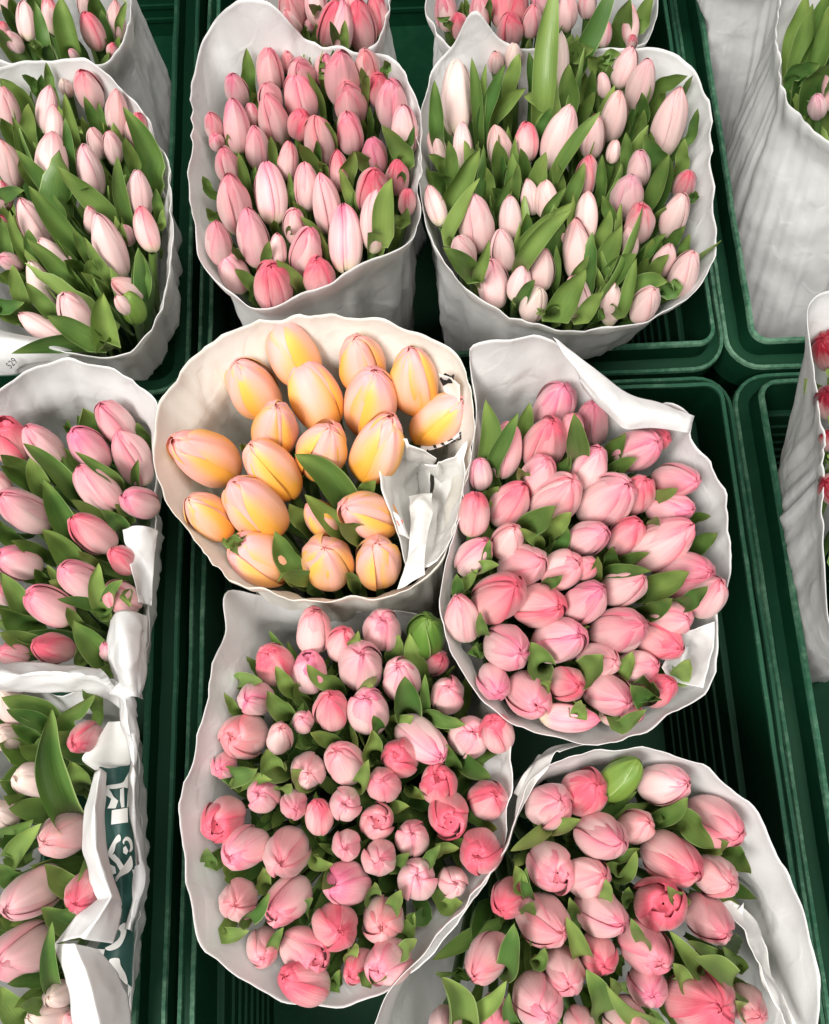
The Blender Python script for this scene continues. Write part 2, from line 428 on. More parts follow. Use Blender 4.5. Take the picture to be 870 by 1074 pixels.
def crate(col, row, label, seed):
    x0, x1 = COLS[col]; y0, y1 = ROWS[row]
    root = link('plastic_crate', None, None, ((x0 + x1) / 2, (y0 + y1) / 2, FLOOR_Z - .012))
    tag(root, label, 'crate', 'green plastic crates')
    o = root.location
    def part(nm, V, F, mat, smoothf=True, bev=0):
        me = make_mesh(nm, [Vector(v) - o for v in V], F, mat)
        if not smoothf: me.polygons.foreach_set('use_smooth', [False] * len(me.polygons))
        ob = link(nm, me, root)
        md = ob.modifiers.new('n', 'EDGE_SPLIT'); md.split_angle = math.radians(35)
        return ob
    prof = [(-.016, FLOOR_Z + .002), (-.0065, -.064), (-.0064, -.060), (-.0012, -.059), (.0, -.004), (.0005, -.0012), (.0032, -.0012), (.0036, -.005), (.0040, -.0225), (.0136, -.0235), (.0140, -.0212), (.0166, -.0212), (.0170, -.024), (.0164, -.058), (.013, -.062)]
    V, F, n = ring_sweep(x0, x1, y0, y1, prof, seed)
    F.append(tuple(range(n)))          # the crate's bottom
    part('crate_body', V, F, CRATE)
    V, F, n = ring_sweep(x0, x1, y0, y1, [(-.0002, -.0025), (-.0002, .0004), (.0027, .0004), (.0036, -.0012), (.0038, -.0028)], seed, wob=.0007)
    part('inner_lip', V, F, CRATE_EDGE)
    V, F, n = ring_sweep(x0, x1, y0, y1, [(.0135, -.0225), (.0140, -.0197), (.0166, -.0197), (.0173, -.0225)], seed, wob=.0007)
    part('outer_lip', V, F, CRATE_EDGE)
    V, F, n = ring_sweep(x0, x1, y0, y1, [(-.0068, -.0635), (-.0068, -.0582), (-.0042, -.0580)], seed, wob=.0005)
    part('inner_step', V, F, plasticstep)
    # ventilation ribs down the inner walls
    def ribs(xa, ya, xb, yb, nx, ny):
        V, F = [], []
        for k in range(7):
            z = -.082 - .018 * k; inn = .0075 + .0095 * (-.064 - z) / .15
            for (a, b) in ((0, -.003), (.004, -.003), (.004, .003), (0, .003)):
                pass
            pts = []
            for (px, py) in ((xa, ya), (xb, yb)):
                for (dd, dz) in ((inn - .002, -.003), (inn + .0012, -.0025), (inn + .0012, .0025), (inn - .002, .003)):
                    pts.append((px + nx * dd, py + ny * dd, z + dz))
            b0 = len(V); V += pts
            for q in range(4): F.append((b0 + q, b0 + (q + 1) % 4, b0 + 4 + (q + 1) % 4, b0 + 4 + q))
            F.append((b0, b0 + 1, b0 + 2, b0 + 3)); F.append((b0 + 4, b0 + 7, b0 + 6, b0 + 5))
        part('wall_ribs', V, F, CRATE, False)
    ribs(x0, y0 + .03, x0, y1 - .03, 1, 0); ribs(x1, y0 + .03, x1, y1 - .03, -1, 0)
    ribs(x0 + .03, y1, x1 - .03, y1, 0, -1); ribs(x0 + .03, y0, x1 - .03, y0, 0, 1)
    return root
plasticstep = plastic_material('crate_step_plastic', (.006, .032, .017), (.02, .06, .035), .45, .5, 90)
crate('m', 'near', 'green crate holding the peach bunch and three pink bunches', 1)
crate('m', 'far', 'green crate holding the leafless pink bunch beside the white-budded leafy bunch', 2)
crate('l', 'near', 'dark green crate holding the green-printed sleeve at the left edge', 3)
crate('l', 'far', 'dark green crate holding the sleeve marked 529', 4)
crate('r', 'near', 'green crate holding the crimson bunch at the right edge', 5)
crate('r', 'far', 'green crate holding the tall crinkled sleeve with mostly leaves showing', 6)

g = make_mesh('ground', [(-6, -6, FLOOR_Z - .02), (6, -6, FLOOR_Z - .02), (6, 6, FLOOR_Z - .02), (-6, 6, FLOOR_Z - .02)], [(0, 1, 2, 3)], GROUND)
tag(link('ground', g), kind='structure')

# ------------------------------------------------------------------ paper
def crinkle(p, seed, amp=1.0):
    q = p * 26 + Vector((seed * 3.3, seed * 1.7, seed))
    a = 1 - abs(noise.noise(q)) * 2; b = 1 - abs(noise.noise(q * 2.3 + Vector((5, 1, 2)))) * 2
    return (.0016 * (a - .5) + .0007 * (b - .5) + .0022 * noise.noise(p * 11 + Vector((seed, 0, 4)))) * amp
def sleeve(b):
    rim = [at(x, y, z) for x, y, z in b['rim3']]
    N, M = 192, 46
    top = spline_closed(rim, N)
    cen = sum(top, Vector()) / N
    col, row = b['crate']; x0, x1 = COLS[col]; y0, y1 = ROWS[row]
    mg = b.get('br', .072) + .018
    bx = min(max(cen.x + b['lean'][0], x0 + mg), x1 - mg); by = min(max(cen.y + b['lean'][1], y0 + mg), y1 - mg)
    b['base'] = Vector((bx, by, FLOOR_Z + .006)); b['cen'] = cen
    # relaxed rim, so folds die out downwards
    sm = list(top)
    for _ in range(40):
        sm = [(sm[i - 1] + sm[i] * 2 + sm[(i + 1) % N]) / 4 for i in range(N)]
    ccw = sum((top[i].x - cen.x) * (top[(i + 1) % N].y - cen.y) - (top[(i + 1) % N].x - cen.x) * (top[i].y - cen.y) for i in range(N)) > 0
    br = b.get('br', .072); V, UV = [], []
    sd = b['seed']
    for j in range(M):
        v = (j / (M - 1)) ** 1.25
        for i in range(N):
            p0 = top[i].lerp(sm[i], sstep(0, .3, v))
            d = (p0 - cen); d.z = 0; d.normalize()
            foot = b['base'] + d * br
            p = p0.lerp(foot, v)
            bul = math.sin(min(1, v * 1.15) * math.pi) * b.get('bulge', .006)
            p += d * bul - d * (b.get('flare', .008) * sstep(0, .11, v) * (1 - sstep(.5, 1, v)))
            fold = noise.noise(Vector((d.x * 5.2 + sd, d.y * 5.2, v * 1.1))) * b.get('fold', .0075) + noise.noise(Vector((d.x * 13 + sd, d.y * 13, v * 1.6))) * .0032
            p += d * (fold * (.25 + .75 * sstep(0, .35, v)))
            p += d * crinkle(p, sd, .55 + .5 * sstep(.03, .2, v))
            kink = 1 - abs(noise.noise(Vector((d.x * 6.5 + sd * 2, d.y * 6.5, 1.7 + v)))) * 3.2
            p += d * (.0021 * kink * (1 - sstep(.0, .16, v)) * max(0, noise.noise(Vector((d.x * 1.7, d.y * 1.7, sd + 3))) + .3))
            if j < 4:   # the cut edge, slightly ragged and curling
                e = (1 - j / 4)
                p += d * (.0022 * e * noise.noise(Vector((d.x * 5 + sd, d.y * 5, 3)))) + Vector((0, 0, .0034 * e * noise.noise(Vector((d.x * 7, d.y * 7, sd))) * max(0, noise.noise(Vector((d.x * 2, d.y * 2, sd + 8))) + .35)))
            lim = max(0, (p.z - .0)) * 1.1 - .0045 - .009 * sstep(0, -.2, p.z)
            p.x = min(max(p.x, x0 - lim), x1 + lim); p.y = min(max(p.y, y0 - lim), y1 + lim)
            V.append(p); UV.append((i / N, 1 - v))
    o = b['base'].copy()
    me = make_mesh('paper_sleeve', [p - o for p in V], grid_faces(N, M, 0, True), b.get('paper', PAPER), UV)
    ob = link('paper_sleeve', me, None, o)
    md = ob.modifiers.new('thickness', 'SOLIDIFY'); md.thickness = .00035; md.offset = 0
    tag(ob, b['label'], 'paper sleeve', 'paper sleeves round the tulip bunches')
    b['sleeve'] = ob
    b['ring'] = [(top[i], (top[i] - cen).to_2d().normalized()) for i in range(0, N, 4)]
def in_sleeve(b, p, margin=.003):
    v = max(0, min(1, (b['cen'].z - p.z) / (b['cen'].z - b['base'].z)))
    br = b.get('br', .072); poly = []
    for q, d in b['ring']:
        k = b.get('flare', .008) * sstep(0, .11, v) + margin
        poly.append((q.x * (1 - v) + (b['base'].x + d.x * br) * v - d.x * k, q.y * (1 - v) + (b['base'].y + d.y * br) * v - d.y * k))
    return inside((p.x, p.y), poly)
def pull_in(b, p, margin=.003):
    """move a point towards the axis of its sleeve until it lies inside the paper"""
    if p.z > b['cen'].z + .004: return p
    v = max(0, min(1, (b['cen'].z - p.z) / (b['cen'].z - b['base'].z)))
    ax = b['cen'].lerp(b['base'], v); q = p.copy()
    for _ in range(24):
        if in_sleeve(b, q, margin): break
        q.x += (ax.x - q.x) * .06; q.y += (ax.y - q.y) * .06
    return q
def sheet(name, rows, b, mat, seed, amp=1.0, nu=34, nv=44, label=None, thick=.00035, sharp=False):
    """a loose fold of paper through control points (pixel x, pixel y, height)"""
    ctrl = [[at(x, y, z) for x, y, z in r] for r in rows]
    so = lin_open if sharp else spline_open
    cols = [so(r, nu) for r in ctrl]
    G = list(zip(*[so([c[i] for c in cols], nv) for i in range(nu)]))
    V = [p for r in G for p in r]
    out, UV = [], []
    for j in range(nv):
        for i in range(nu):
            a = G[j][min(i + 1, nu - 1)] - G[j][max(i - 1, 0)]; c = G[min(j + 1, nv - 1)][i] - G[max(j - 1, 0)][i]
            n = a.cross(c); n = n.normalized() if n.length > 1e-9 else Vector((0, 0, 1))
            if n.z < 0: n = -n
            p = G[j][i]; out.append(p + n * crinkle(p, seed, amp)); UV.append((i / (nu - 1), j / (nv - 1)))
    o = b['sleeve']
    me = make_mesh(name, [p - o.location for p in out], grid_faces(nu, nv), mat, UV)
    ob = link(name, me, o)
    md = ob.modifiers.new('thickness', 'SOLIDIFY'); md.thickness = thick; md.offset = 0
    if label: ob['label'] = label
    return ob, out
def prints(name, polys, pts, b, mat, lift=.0011, label=None, on=None):
    """flat printed marks following a sheet: every outline is filled and laid just above the paper"""
    pp = [(proj(p), p) for p in pts]; o = b['sleeve']
    def z_at(x, y):
        near = sorted(pp, key=lambda q: (q[0][0] - x) ** 2 + (q[0][1] - y) ** 2)[:3]
        return sum(q[1].z for q in near) / 3
    V, F = [], []
    for poly in polys:
        k = len(V)
        if len(poly) >= 7: poly = [(p.x, p.y) for p in spline_closed([Vector((x, y, 0)) for x, y in poly], len(poly) * 5)]
        for x, y in poly:
            p = at(x, y, z_at(x, y)); V.append(p + (CAM - p).normalized() * lift - o.location)
        F.append(tuple(range(k, k + len(poly))))
    me = make_mesh(name, V, F, mat)
    ob = link(name, me, on or o)
    if label: ob['label'] = label
    return ob
# ------------------------------------------------------------------ the bunches
# crop = origin and scale of the notes; t = blooms: centre x y, tip x y, width, look; l = leaves: foot x y, tip x y, width
BUNCH = {}
BUNCH['J'] = dict(crop=(0, 0, 5), crate=('l', 'far'), lean=(0, -.005), zf=.10, zk=.12, zb=.095, cls='slim', auto=1.5, deep=(.83, .30, .345), pale=.62, word='pale pink',
 name='the cut-off bunch behind 529', label='white paper sleeve cut off by the frame, behind the sleeve marked 529',
 rim=[(0, 62), (40, 66), (80, 66), (106, 65), (123, 54), (133, 30), (138, 0), (136, -40), (115, -80), (70, -100), (10, -100), (-40, -70), (-60, -20), (-45, 35)],
 t='''135 115 120 5 100 p
75 220 35 170 85 p
265 80 240 -30 95 r
485 165 445 60 130 r
610 110 600 0 105 p
588 262 592 232 60 r
20 150 10 110 55 r
385 285 370 262 50
450 20 440 -60 90 p
40 20 20 -60 90 p''',
 l='''385 290 320 -25 135
250 290 180 0 70
255 310 155 235 80
50 290 0 150 62
100 170 0 20 60
580 220 530 45 50
520 110 500 -40 100
640 170 680 0 45
200 60 170 -60 80
90 90 60 -20 70''')
BUNCH['K'] = dict(crop=(240, 0, 3.625), crate=('m', 'far'), lean=(0, -.01), zf=.10, zk=.12, zb=.10, cls='slim', auto=1.2, deep=(.84, .225, .30), pale=.32, word='pink',
 name='the cut-off bunch behind leafless one', label='white paper sleeve cut off by the frame, behind the leafless pink bunch',
 rim=[(281, -10), (284, 18), (300, 44), (330, 56), (365, 56), (390, 48), (402, 25), (408, 0), (405, -40), (380, -75), (340, -85), (300, -70), (282, -40)],
 t='''245 40 230 -30 115
240 80 215 40 70 p
385 90 410 0 100 r
505 100 490 0 115 r
565 50 560 -40 90 r
315 95 315 70 55 d
432 110 440 0 90
470 30 460 -60 90
330 20 320 -60 90''',
 l='''330 170 335 90 32
300 150 292 95 27
415 180 385 80 38
445 185 442 75 36
340 60 305 15 42''')
BUNCH['L'] = dict(crop=(440, 0, 3.346), crate=('m', 'far'), lean=(0, -.01), zf=.095, zk=.12, zb=.10, cls='slim', auto=1.5, deep=(.84, .225, .30), pale=.35, word='pink',
 name='the cut-off bunch behind white-budded one', label='white sleeve with a thin clear edge, cut off behind the white-budded leafy bunch',
 rim=[(449, 0), (453, 22), (463, 42), (485, 54), (530, 58), (590, 58), (640, 55), (675, 45), (688, 18), (690, -20), (670, -60), (620, -85), (550, -90), (490, -75), (455, -40)],
 t='''95 40 90 -25 88
140 90 138 50 68 r
215 40 215 -25 82
285 25 270 -60 85 r
340 20 350 -50 88 r
318 105 315 55 98 r
395 75 402 20 74
425 10 425 -40 72
520 40 520 -30 74 p
650 120 655 70 54
742 90 745 15 62 p
590 10 590 -45 65 p''',
 l='''695 140 740 -5 75
780 130 820 -25 62
120 110 60 60 26
240 60 250 -10 30''')
BUNCH['A'] = dict(crop=(0, 40, 3), crate=('l', 'far'), lean=(-.005, -.01), zf=.118, zk=.13, zb=.10, zbk=.112, cls='slim', auto=3.6, rise=(.2, .95), lw=1.1, deep=(.83, .30, .345), ws=.93, pale=.84, word='pale pink', lf=1.05,
 name='the bunch in the 529 sleeve', label='white paper sleeve marked 529 round pale leafy tulips',
 rim=[(0, 68), (33, 63), (83, 61), (107, 72), (133, 98), (157, 127), (170, 160), (177, 190), (180, 227), (178, 260), (175, 293), (167, 327), (147, 357), (113, 375), (75, 368), (40, 358), (0, 350), (-40, 330), (-65, 280), (-75, 220), (-65, 150), (-40, 95)],
 t='''25 225 5 150 78
30 395 5 320 88
10 495 5 450 64 r
150 230 150 150 78
172 275 170 210 66
165 400 165 295 112
280 168 255 108 98 r
208 155 198 130 48 w
370 240 365 165 84
285 420 260 335 88 p
305 330 290 280 64 p
355 345 345 292 68
432 290 440 245 84 r
440 492 430 415 88 p
462 605 440 530 84 r
290 575 285 530 58
345 660 305 558 114 p
400 620 395 590 54
110 595 70 510 100 p
180 690 125 632 74 p
35 705 5 690 64
132 780 95 705 88 w
240 870 205 803 110
137 918 60 870 80 p
405 790 350 765 78
388 840 365 815 52 p
420 850 400 800 85 g
8 585 0 560 40 r''',
 l='''95 330 90 205 48
105 400 38 245 38
235 320 203 172 38
225 400 205 250 32
310 300 265 182 44
330 290 310 200 27
520 475 388 215 85
400 590 370 372 48
190 520 50 350 54
250 690 90 465 82
355 580 180 405 72
195 530 275 470 52
80 690 30 540 38
240 780 85 630 64
285 700 230 600 42
345 760 262 622 38
450 790 440 668 64
340 980 325 800 92 h
320 990 145 870 76 h
170 870 80 768 54
80 840 40 712 48
0 850 75 830 54
340 800 255 735 38
300 770 290 690 54
140 165 128 90 32
172 180 145 75 34
130 170 68 115 32
80 215 0 125 64
500 560 490 472 38
510 600 512 535 25
50 330 0 250 54
0 520 78 478 48
385 640 382 580 34
285 1005 36 992 62 h
20 690 0 560 60
70 780 0 740 60
250 740 200 700 60
60 880 0 880 55
100 450 60 380 40
430 420 390 310 45
250 280 262 300 30
120 700 90 600 50''',
 labels={26: 'lime-green crumpled bud at the front right edge of the 529 sleeve', 21: 'ivory tulip with a lime tint among broad leaves in the 529 sleeve', 6: 'rosiest tulip at the back rim of the 529 sleeve'})
BUNCH['B'] = dict(crop=(190, 0, 3), crate=('m', 'far'), lean=(0, -.015), zf=.118, zk=.145, zb=.105, zbk=.125, cls='slim', auto=2.8, rise=(-.05, .55), lw=.8, deep=(.84, .225, .30), pale=.34, word='pink', ws=.97, lf=1.06,
 name='the leafless pink bunch', label='white paper sleeve round crowded pink buds, beside the white-budded leafy bunch',
 rim=[(222, 23), (237, 8), (257, 0), (280, 2), (300, 18), (320, 38), (337, 49), (377, 53), (403, 58), (420, 73), (438, 103), (443, 123), (441, 167), (439, 200), (437, 235), (424, 255), (377, 280), (323, 305), (270, 322), (233, 300), (210, 273), (203, 233), (200, 187), (202, 133), (203, 90), (210, 50)],
 rimz={0: .15, 1: .165, 2: .17, 3: .17, 4: .16},
 t='''272 155 268 120 98 rd
358 152 335 82 90
278 228 270 155 94
335 195 335 165 50
175 285 158 235 78
282 312 270 262 80
380 235 370 200 98
378 308 365 232 114
453 222 455 175 70
508 248 510 172 114
588 208 583 162 80
625 282 620 235 84 r
662 330 655 255 108
704 412 700 330 92 p
535 328 525 265 106
105 400 93 360 64
112 445 105 425 52
174 398 160 315 88
222 360 218 325 50
292 382 275 300 104
372 390 375 350 80 r
435 445 430 365 104
532 420 525 355 90
607 492 600 432 90
240 465 232 398 84
336 510 340 450 70
147 525 130 465 86
497 540 495 475 66 r
168 645 145 548 114
283 612 270 510 106
395 590 390 515 92 p
457 645 440 545 100
602 605 605 540 112 r
608 698 610 592 98 p
680 560 680 508 80 r
712 635 715 595 60 r
516 755 510 645 116
226 750 205 655 108
117 765 105 697 90
357 712 355 660 80 p
305 785 300 735 60 p
392 795 400 722 108
165 857 135 795 106 p
290 902 285 838 132 r
436 872 435 823 108 r''',
 l='''215 285 205 150 48
445 340 398 225 24
490 150 470 70 27
517 155 517 65 27
425 140 420 80 24
398 110 393 82 22
580 275 567 210 30
655 235 650 178 28
720 535 632 395 70
165 490 145 420 25
210 600 180 478 36
295 510 280 425 32
425 540 370 450 44
432 510 428 440 25
455 545 430 505 27
225 590 232 520 27
350 640 340 540 25
520 565 545 475 55
600 552 540 475 50
540 650 500 530 42
662 800 665 558 72 h
715 745 712 652 40
270 835 280 757 34
370 918 300 815 44
455 790 375 680 38
215 952 155 865 46
95 610 68 552 34
90 705 60 665 34
300 730 290 692 28
385 680 350 632 25
597 400 592 332 22
575 420 572 375 22
480 450 455 378 27
735 470 735 395 24
240 330 225 290 24
180 800 160 775 26
345 740 345 710 24
730 580 720 540 30''',
 labels={33: 'pale broad tulip behind a wide upright leaf at the leafless bunch\'s right front', 43: 'bright rose broad tulip at the front corner of the leafless pink bunch', 1: 'tallest pink bud against the back flap of the leafless bunch'})
BUNCH['C'] = dict(crop=(450, 0, 3), crate=('m', 'far'), lean=(0, -.015), zf=.118, zk=.13, zb=.105, zbk=.125, cls='slim', auto=3.6, rise=(.2, .95), lw=1.05, deep=(.83, .345, .375), ws=.94, pale=.82, word='pale pink', lf=1.0,
 name='the white-budded leafy bunch', label='white paper sleeve with a pointed back corner round pale leafy tulips',
 rim=[(443, 110), (455, 78), (478, 45), (500, 12), (530, 45), (580, 52), (625, 52), (670, 50), (701, 55), (725, 70), (740, 105), (746, 140), (749, 190), (752, 250), (746, 282), (727, 308), (690, 332), (640, 345), (600, 347), (560, 340), (520, 322), (485, 298), (460, 262), (446, 230), (441, 180), (440, 140)],
 rimz={2: .14, 3: .165, 4: .14},
 t='''88 315 85 190 110 wh
25 462 10 405 64
108 460 105 385 70 p
22 650 0 585 70
225 470 210 390 90 p
308 450 312 385 84 r
210 195 210 165 55
268 182 270 135 64 w
405 215 415 105 80 wh
410 438 440 330 114
515 435 520 365 90
550 268 545 230 50
615 215 640 150 84
668 268 690 185 98
583 368 600 285 90
755 390 785 275 114
582 478 590 440 50 p
495 555 505 488 80 r
662 532 665 478 84
622 618 640 550 116
805 582 815 545 80 r
775 678 805 610 96
663 702 670 645 104 r
632 768 632 712 64
368 628 368 566 80 p
258 692 255 615 84 p
497 685 500 602 84
470 790 465 690 110
152 705 150 612 124
110 795 95 740 84 p
234 790 225 722 88 p
203 897 195 822 118
285 892 300 835 80
358 852 362 785 80 p
330 958 345 905 94 w
468 945 455 870 100 p
575 957 585 882 80 p
680 958 705 908 98 p
742 818 760 770 76
800 864 830 790 100
638 132 640 112 40 r
318 622 310 562 66 p
413 742 410 720 50 p''',
 l='''360 330 400 -60 80 h
455 230 590 -60 66 h
455 130 560 -40 66
545 240 508 130 60
345 275 340 75 44
330 290 305 130 38
250 290 285 165 48
170 390 240 200 48
190 395 305 275 54
155 410 135 180 40
160 405 180 200 34
30 440 0 240 50
385 350 300 300 60
440 335 440 200 66
475 380 522 290 44
505 310 515 220 38
715 290 830 225 48
550 168 625 120 44
665 390 670 290 48
660 430 680 345 38
730 540 680 420 66
620 540 622 415 44
815 450 848 340 32
790 540 805 435 44
690 640 755 485 54
725 640 768 505 38
400 545 540 350 46 h
345 430 395 330 38
235 560 215 440 66
305 570 290 465 44
272 612 280 512 30 h
215 672 262 550 34
250 590 245 525 28
440 640 490 510 50
410 610 400 515 40
540 610 545 485 38
75 580 60 440 46
60 665 160 465 82
40 765 160 560 50
65 605 0 540 60
50 540 0 485 44
190 625 180 525 44
285 805 455 635 72
290 832 450 660 62 h
300 762 310 670 44
370 680 430 590 38
530 780 570 660 50
530 872 605 710 72
570 700 545 615 40
515 920 560 840 50
565 882 655 800 76
620 1002 655 810 46 h
640 912 750 885 66 h
400 1022 495 850 95 h
400 890 402 770 28
460 872 505 805 34
480 1028 550 915 56 h
500 1032 560 1000 44
285 962 335 880 44
140 902 190 755 40
120 882 45 780 70 h
670 812 745 735 44
700 862 755 800 50
755 772 805 710 40
790 812 822 735 40
735 977 805 900 54
665 852 692 810 34
825 642 840 600 34
230 640 200 590 40
720 330 745 290 34
270 980 265 955 30
345 1005 350 990 30''',
 labels={0: 'tallest creamy white bud at the pointed corner of the white-budded bunch', 8: 'white bud between two very long leaves at the back of the leafy bunch', 35: 'pale tulip wrapped by one broad leaf at the leafy bunch\'s front', 28: 'roundest pale pink tulip, front left of the white-budded leafy bunch'})
BUNCH['D'] = dict(crop=(0, 380, 3), crate=('l', 'near'), lean=(0, 0), zf=.105, zk=.135, zb=.10, zbk=.10, cls='egg', auto=2.6, rise=(.1, .7), lw=1.15, deep=(.84, .225, .30), pale=.36, word='pink', lf=1.03,
 name='the bunch in the torn sleeve', label='white paper sleeve with a torn, curled right edge beside the peach bunch',
 rim=[(0, 407), (25, 391), (52, 380), (82, 377), (110, 384), (140, 400), (160, 420), (164, 445), (164, 500), (163, 560), (158, 620), (152, 690), (140, 718), (110, 722), (60, 712), (0, 708), (-50, 695), (-80, 640), (-90, 560), (-75, 480), (-40, 430)],
 rimz={8: .08, 9: .075, 10: .08, 11: .085},
 t='''35 248 10 178 125 ro
138 265 85 202 110
363 192 320 135 110
283 272 235 215 110
415 300 375 208 124
307 395 240 330 118
440 442 393 425 104
80 468 5 420 128 p
293 538 232 490 116 r
62 630 0 605 110
255 685 200 640 114 p
157 768 85 725 124
388 622 355 590 84 r
387 742 345 715 104
167 902 105 895 104 r
42 918 0 905 80
347 908 330 890 66
15 728 -10 715 78
0 385 -25 350 70''',
 l='''225 405 72 255 66 h
140 412 95 300 64
220 555 140 370 88
230 385 198 295 40
370 378 235 280 38
330 505 222 432 44
390 525 320 465 50
420 502 362 445 44
240 640 135 525 96
130 602 35 562 44
300 638 245 595 34
215 722 147 637 40
330 785 310 632 64 h
335 775 385 685 50
320 772 180 745 42 h
465 798 410 768 44
330 935 230 810 92
90 795 0 660 66
100 835 0 775 100
120 892 0 850 66
262 948 240 900 50
475 248 432 188 38
90 355 0 290 60
95 385 0 325 54
290 235 260 145 96
220 218 218 182 22
425 380 435 305 28
140 690 110 650 40
250 830 210 770 40
380 1000 320 960 60
40 560 0 500 60''',
 labels={0: 'wide-open rose-pink tulip with one petal standing up, back of the torn sleeve', 8: 'tightly ruffled rose-pink tulip in the middle of the torn sleeve'})
BUNCH['E'] = dict(crop=(155, 325, 2.5), crate=('m', 'near'), lean=(.01, -.05), zf=.13, zk=.15, zb=.105, zbk=.115, cls='egg', mix=.3, auto=.8, rise=(-.5, .1), peach=True, deep=(.88, .37, .36), deep2=(.88, .37, .36), pale=.5, word='peach', lf=1.0, flare=.011, paper=PEACHLIT,
 name='the peach-yellow bunch', label='creamy paper sleeve with black print round the peach-yellow tulips',
 rim=[(163, 457), (167, 425), (187, 393), (219, 361), (267, 339), (315, 331), (363, 331), (411, 338), (451, 353), (475, 369), (491, 397), (497, 429), (496, 457), (491, 493), (482, 530), (470, 570), (455, 598), (430, 615), (395, 627), (347, 629), (295, 625), (252, 612), (213, 575), (190, 548), (171, 525), (163, 490)],
 t='''385 120 340 38 130
280 208 228 132 134
441 228 405 140 144
560 146 545 82 130
698 190 680 105 128
588 245 605 162 148
765 292 828 240 124
335 318 340 262 124
455 372 475 312 134
602 368 645 285 140
155 388 72 338 144
325 422 265 352 132
282 518 220 450 150
162 542 110 495 116
296 652 222 612 140
582 542 522 520 134
462 552 425 508 92 d
472 662 462 622 140
604 662 600 612 130''',
 l='''510 500 388 378 92
530 595 412 485 76
410 695 335 580 84
570 485 600 448 44
425 725 340 715 44
260 370 245 350 24
190 665 200 610 50
540 720 520 690 40
480 340 470 310 40
230 700 180 610 50
420 560 370 510 60
560 600 500 560 60''',
 labels={0: 'peach tulip highest at the back of the peach-yellow bunch', 1: 'orange-based tulip at the back left of the peach-yellow bunch, apart from its neighbours',
  2: 'large pink-topped tulip just below the backmost bloom of the peach-yellow bunch', 3: 'short golden tulip at the back of the peach bunch between two taller ones',
  4: 'peach tulip touching black print at the back right of its sleeve', 5: 'big pink-flushed tulip left of the black-printed edge, peach bunch',
  6: 'peach tulip leaning right onto the printed edge of its sleeve', 7: 'ruffled orange-pink tulip near the centre of the peach bunch',
  8: 'small pink-topped tulip at the heart of the peach bunch above a broad leaf', 9: 'yellow-based tulip with a pointed petal right above the crumpled grey paper',
  10: 'largest yellow tulip leaning out at the left of the peach bunch', 11: 'orange tulip left of the broad upright leaf in the peach bunch',
  12: 'long peach tulip above the front left bloom of the peach bunch', 13: 'shaded coral tulip tucked against the left wall of the cream sleeve',
  14: 'yellow-edged tulip at the front left of the peach bunch', 15: 'pink-tipped tulip beside the crumpled grey paper, peach bunch',
  16: 'small dark peach bud half hidden behind a leaf, peach bunch', 17: 'round yellow-pink tulip at the front middle of the peach bunch', 18: 'round peach tulip at the front right of the peach bunch'})
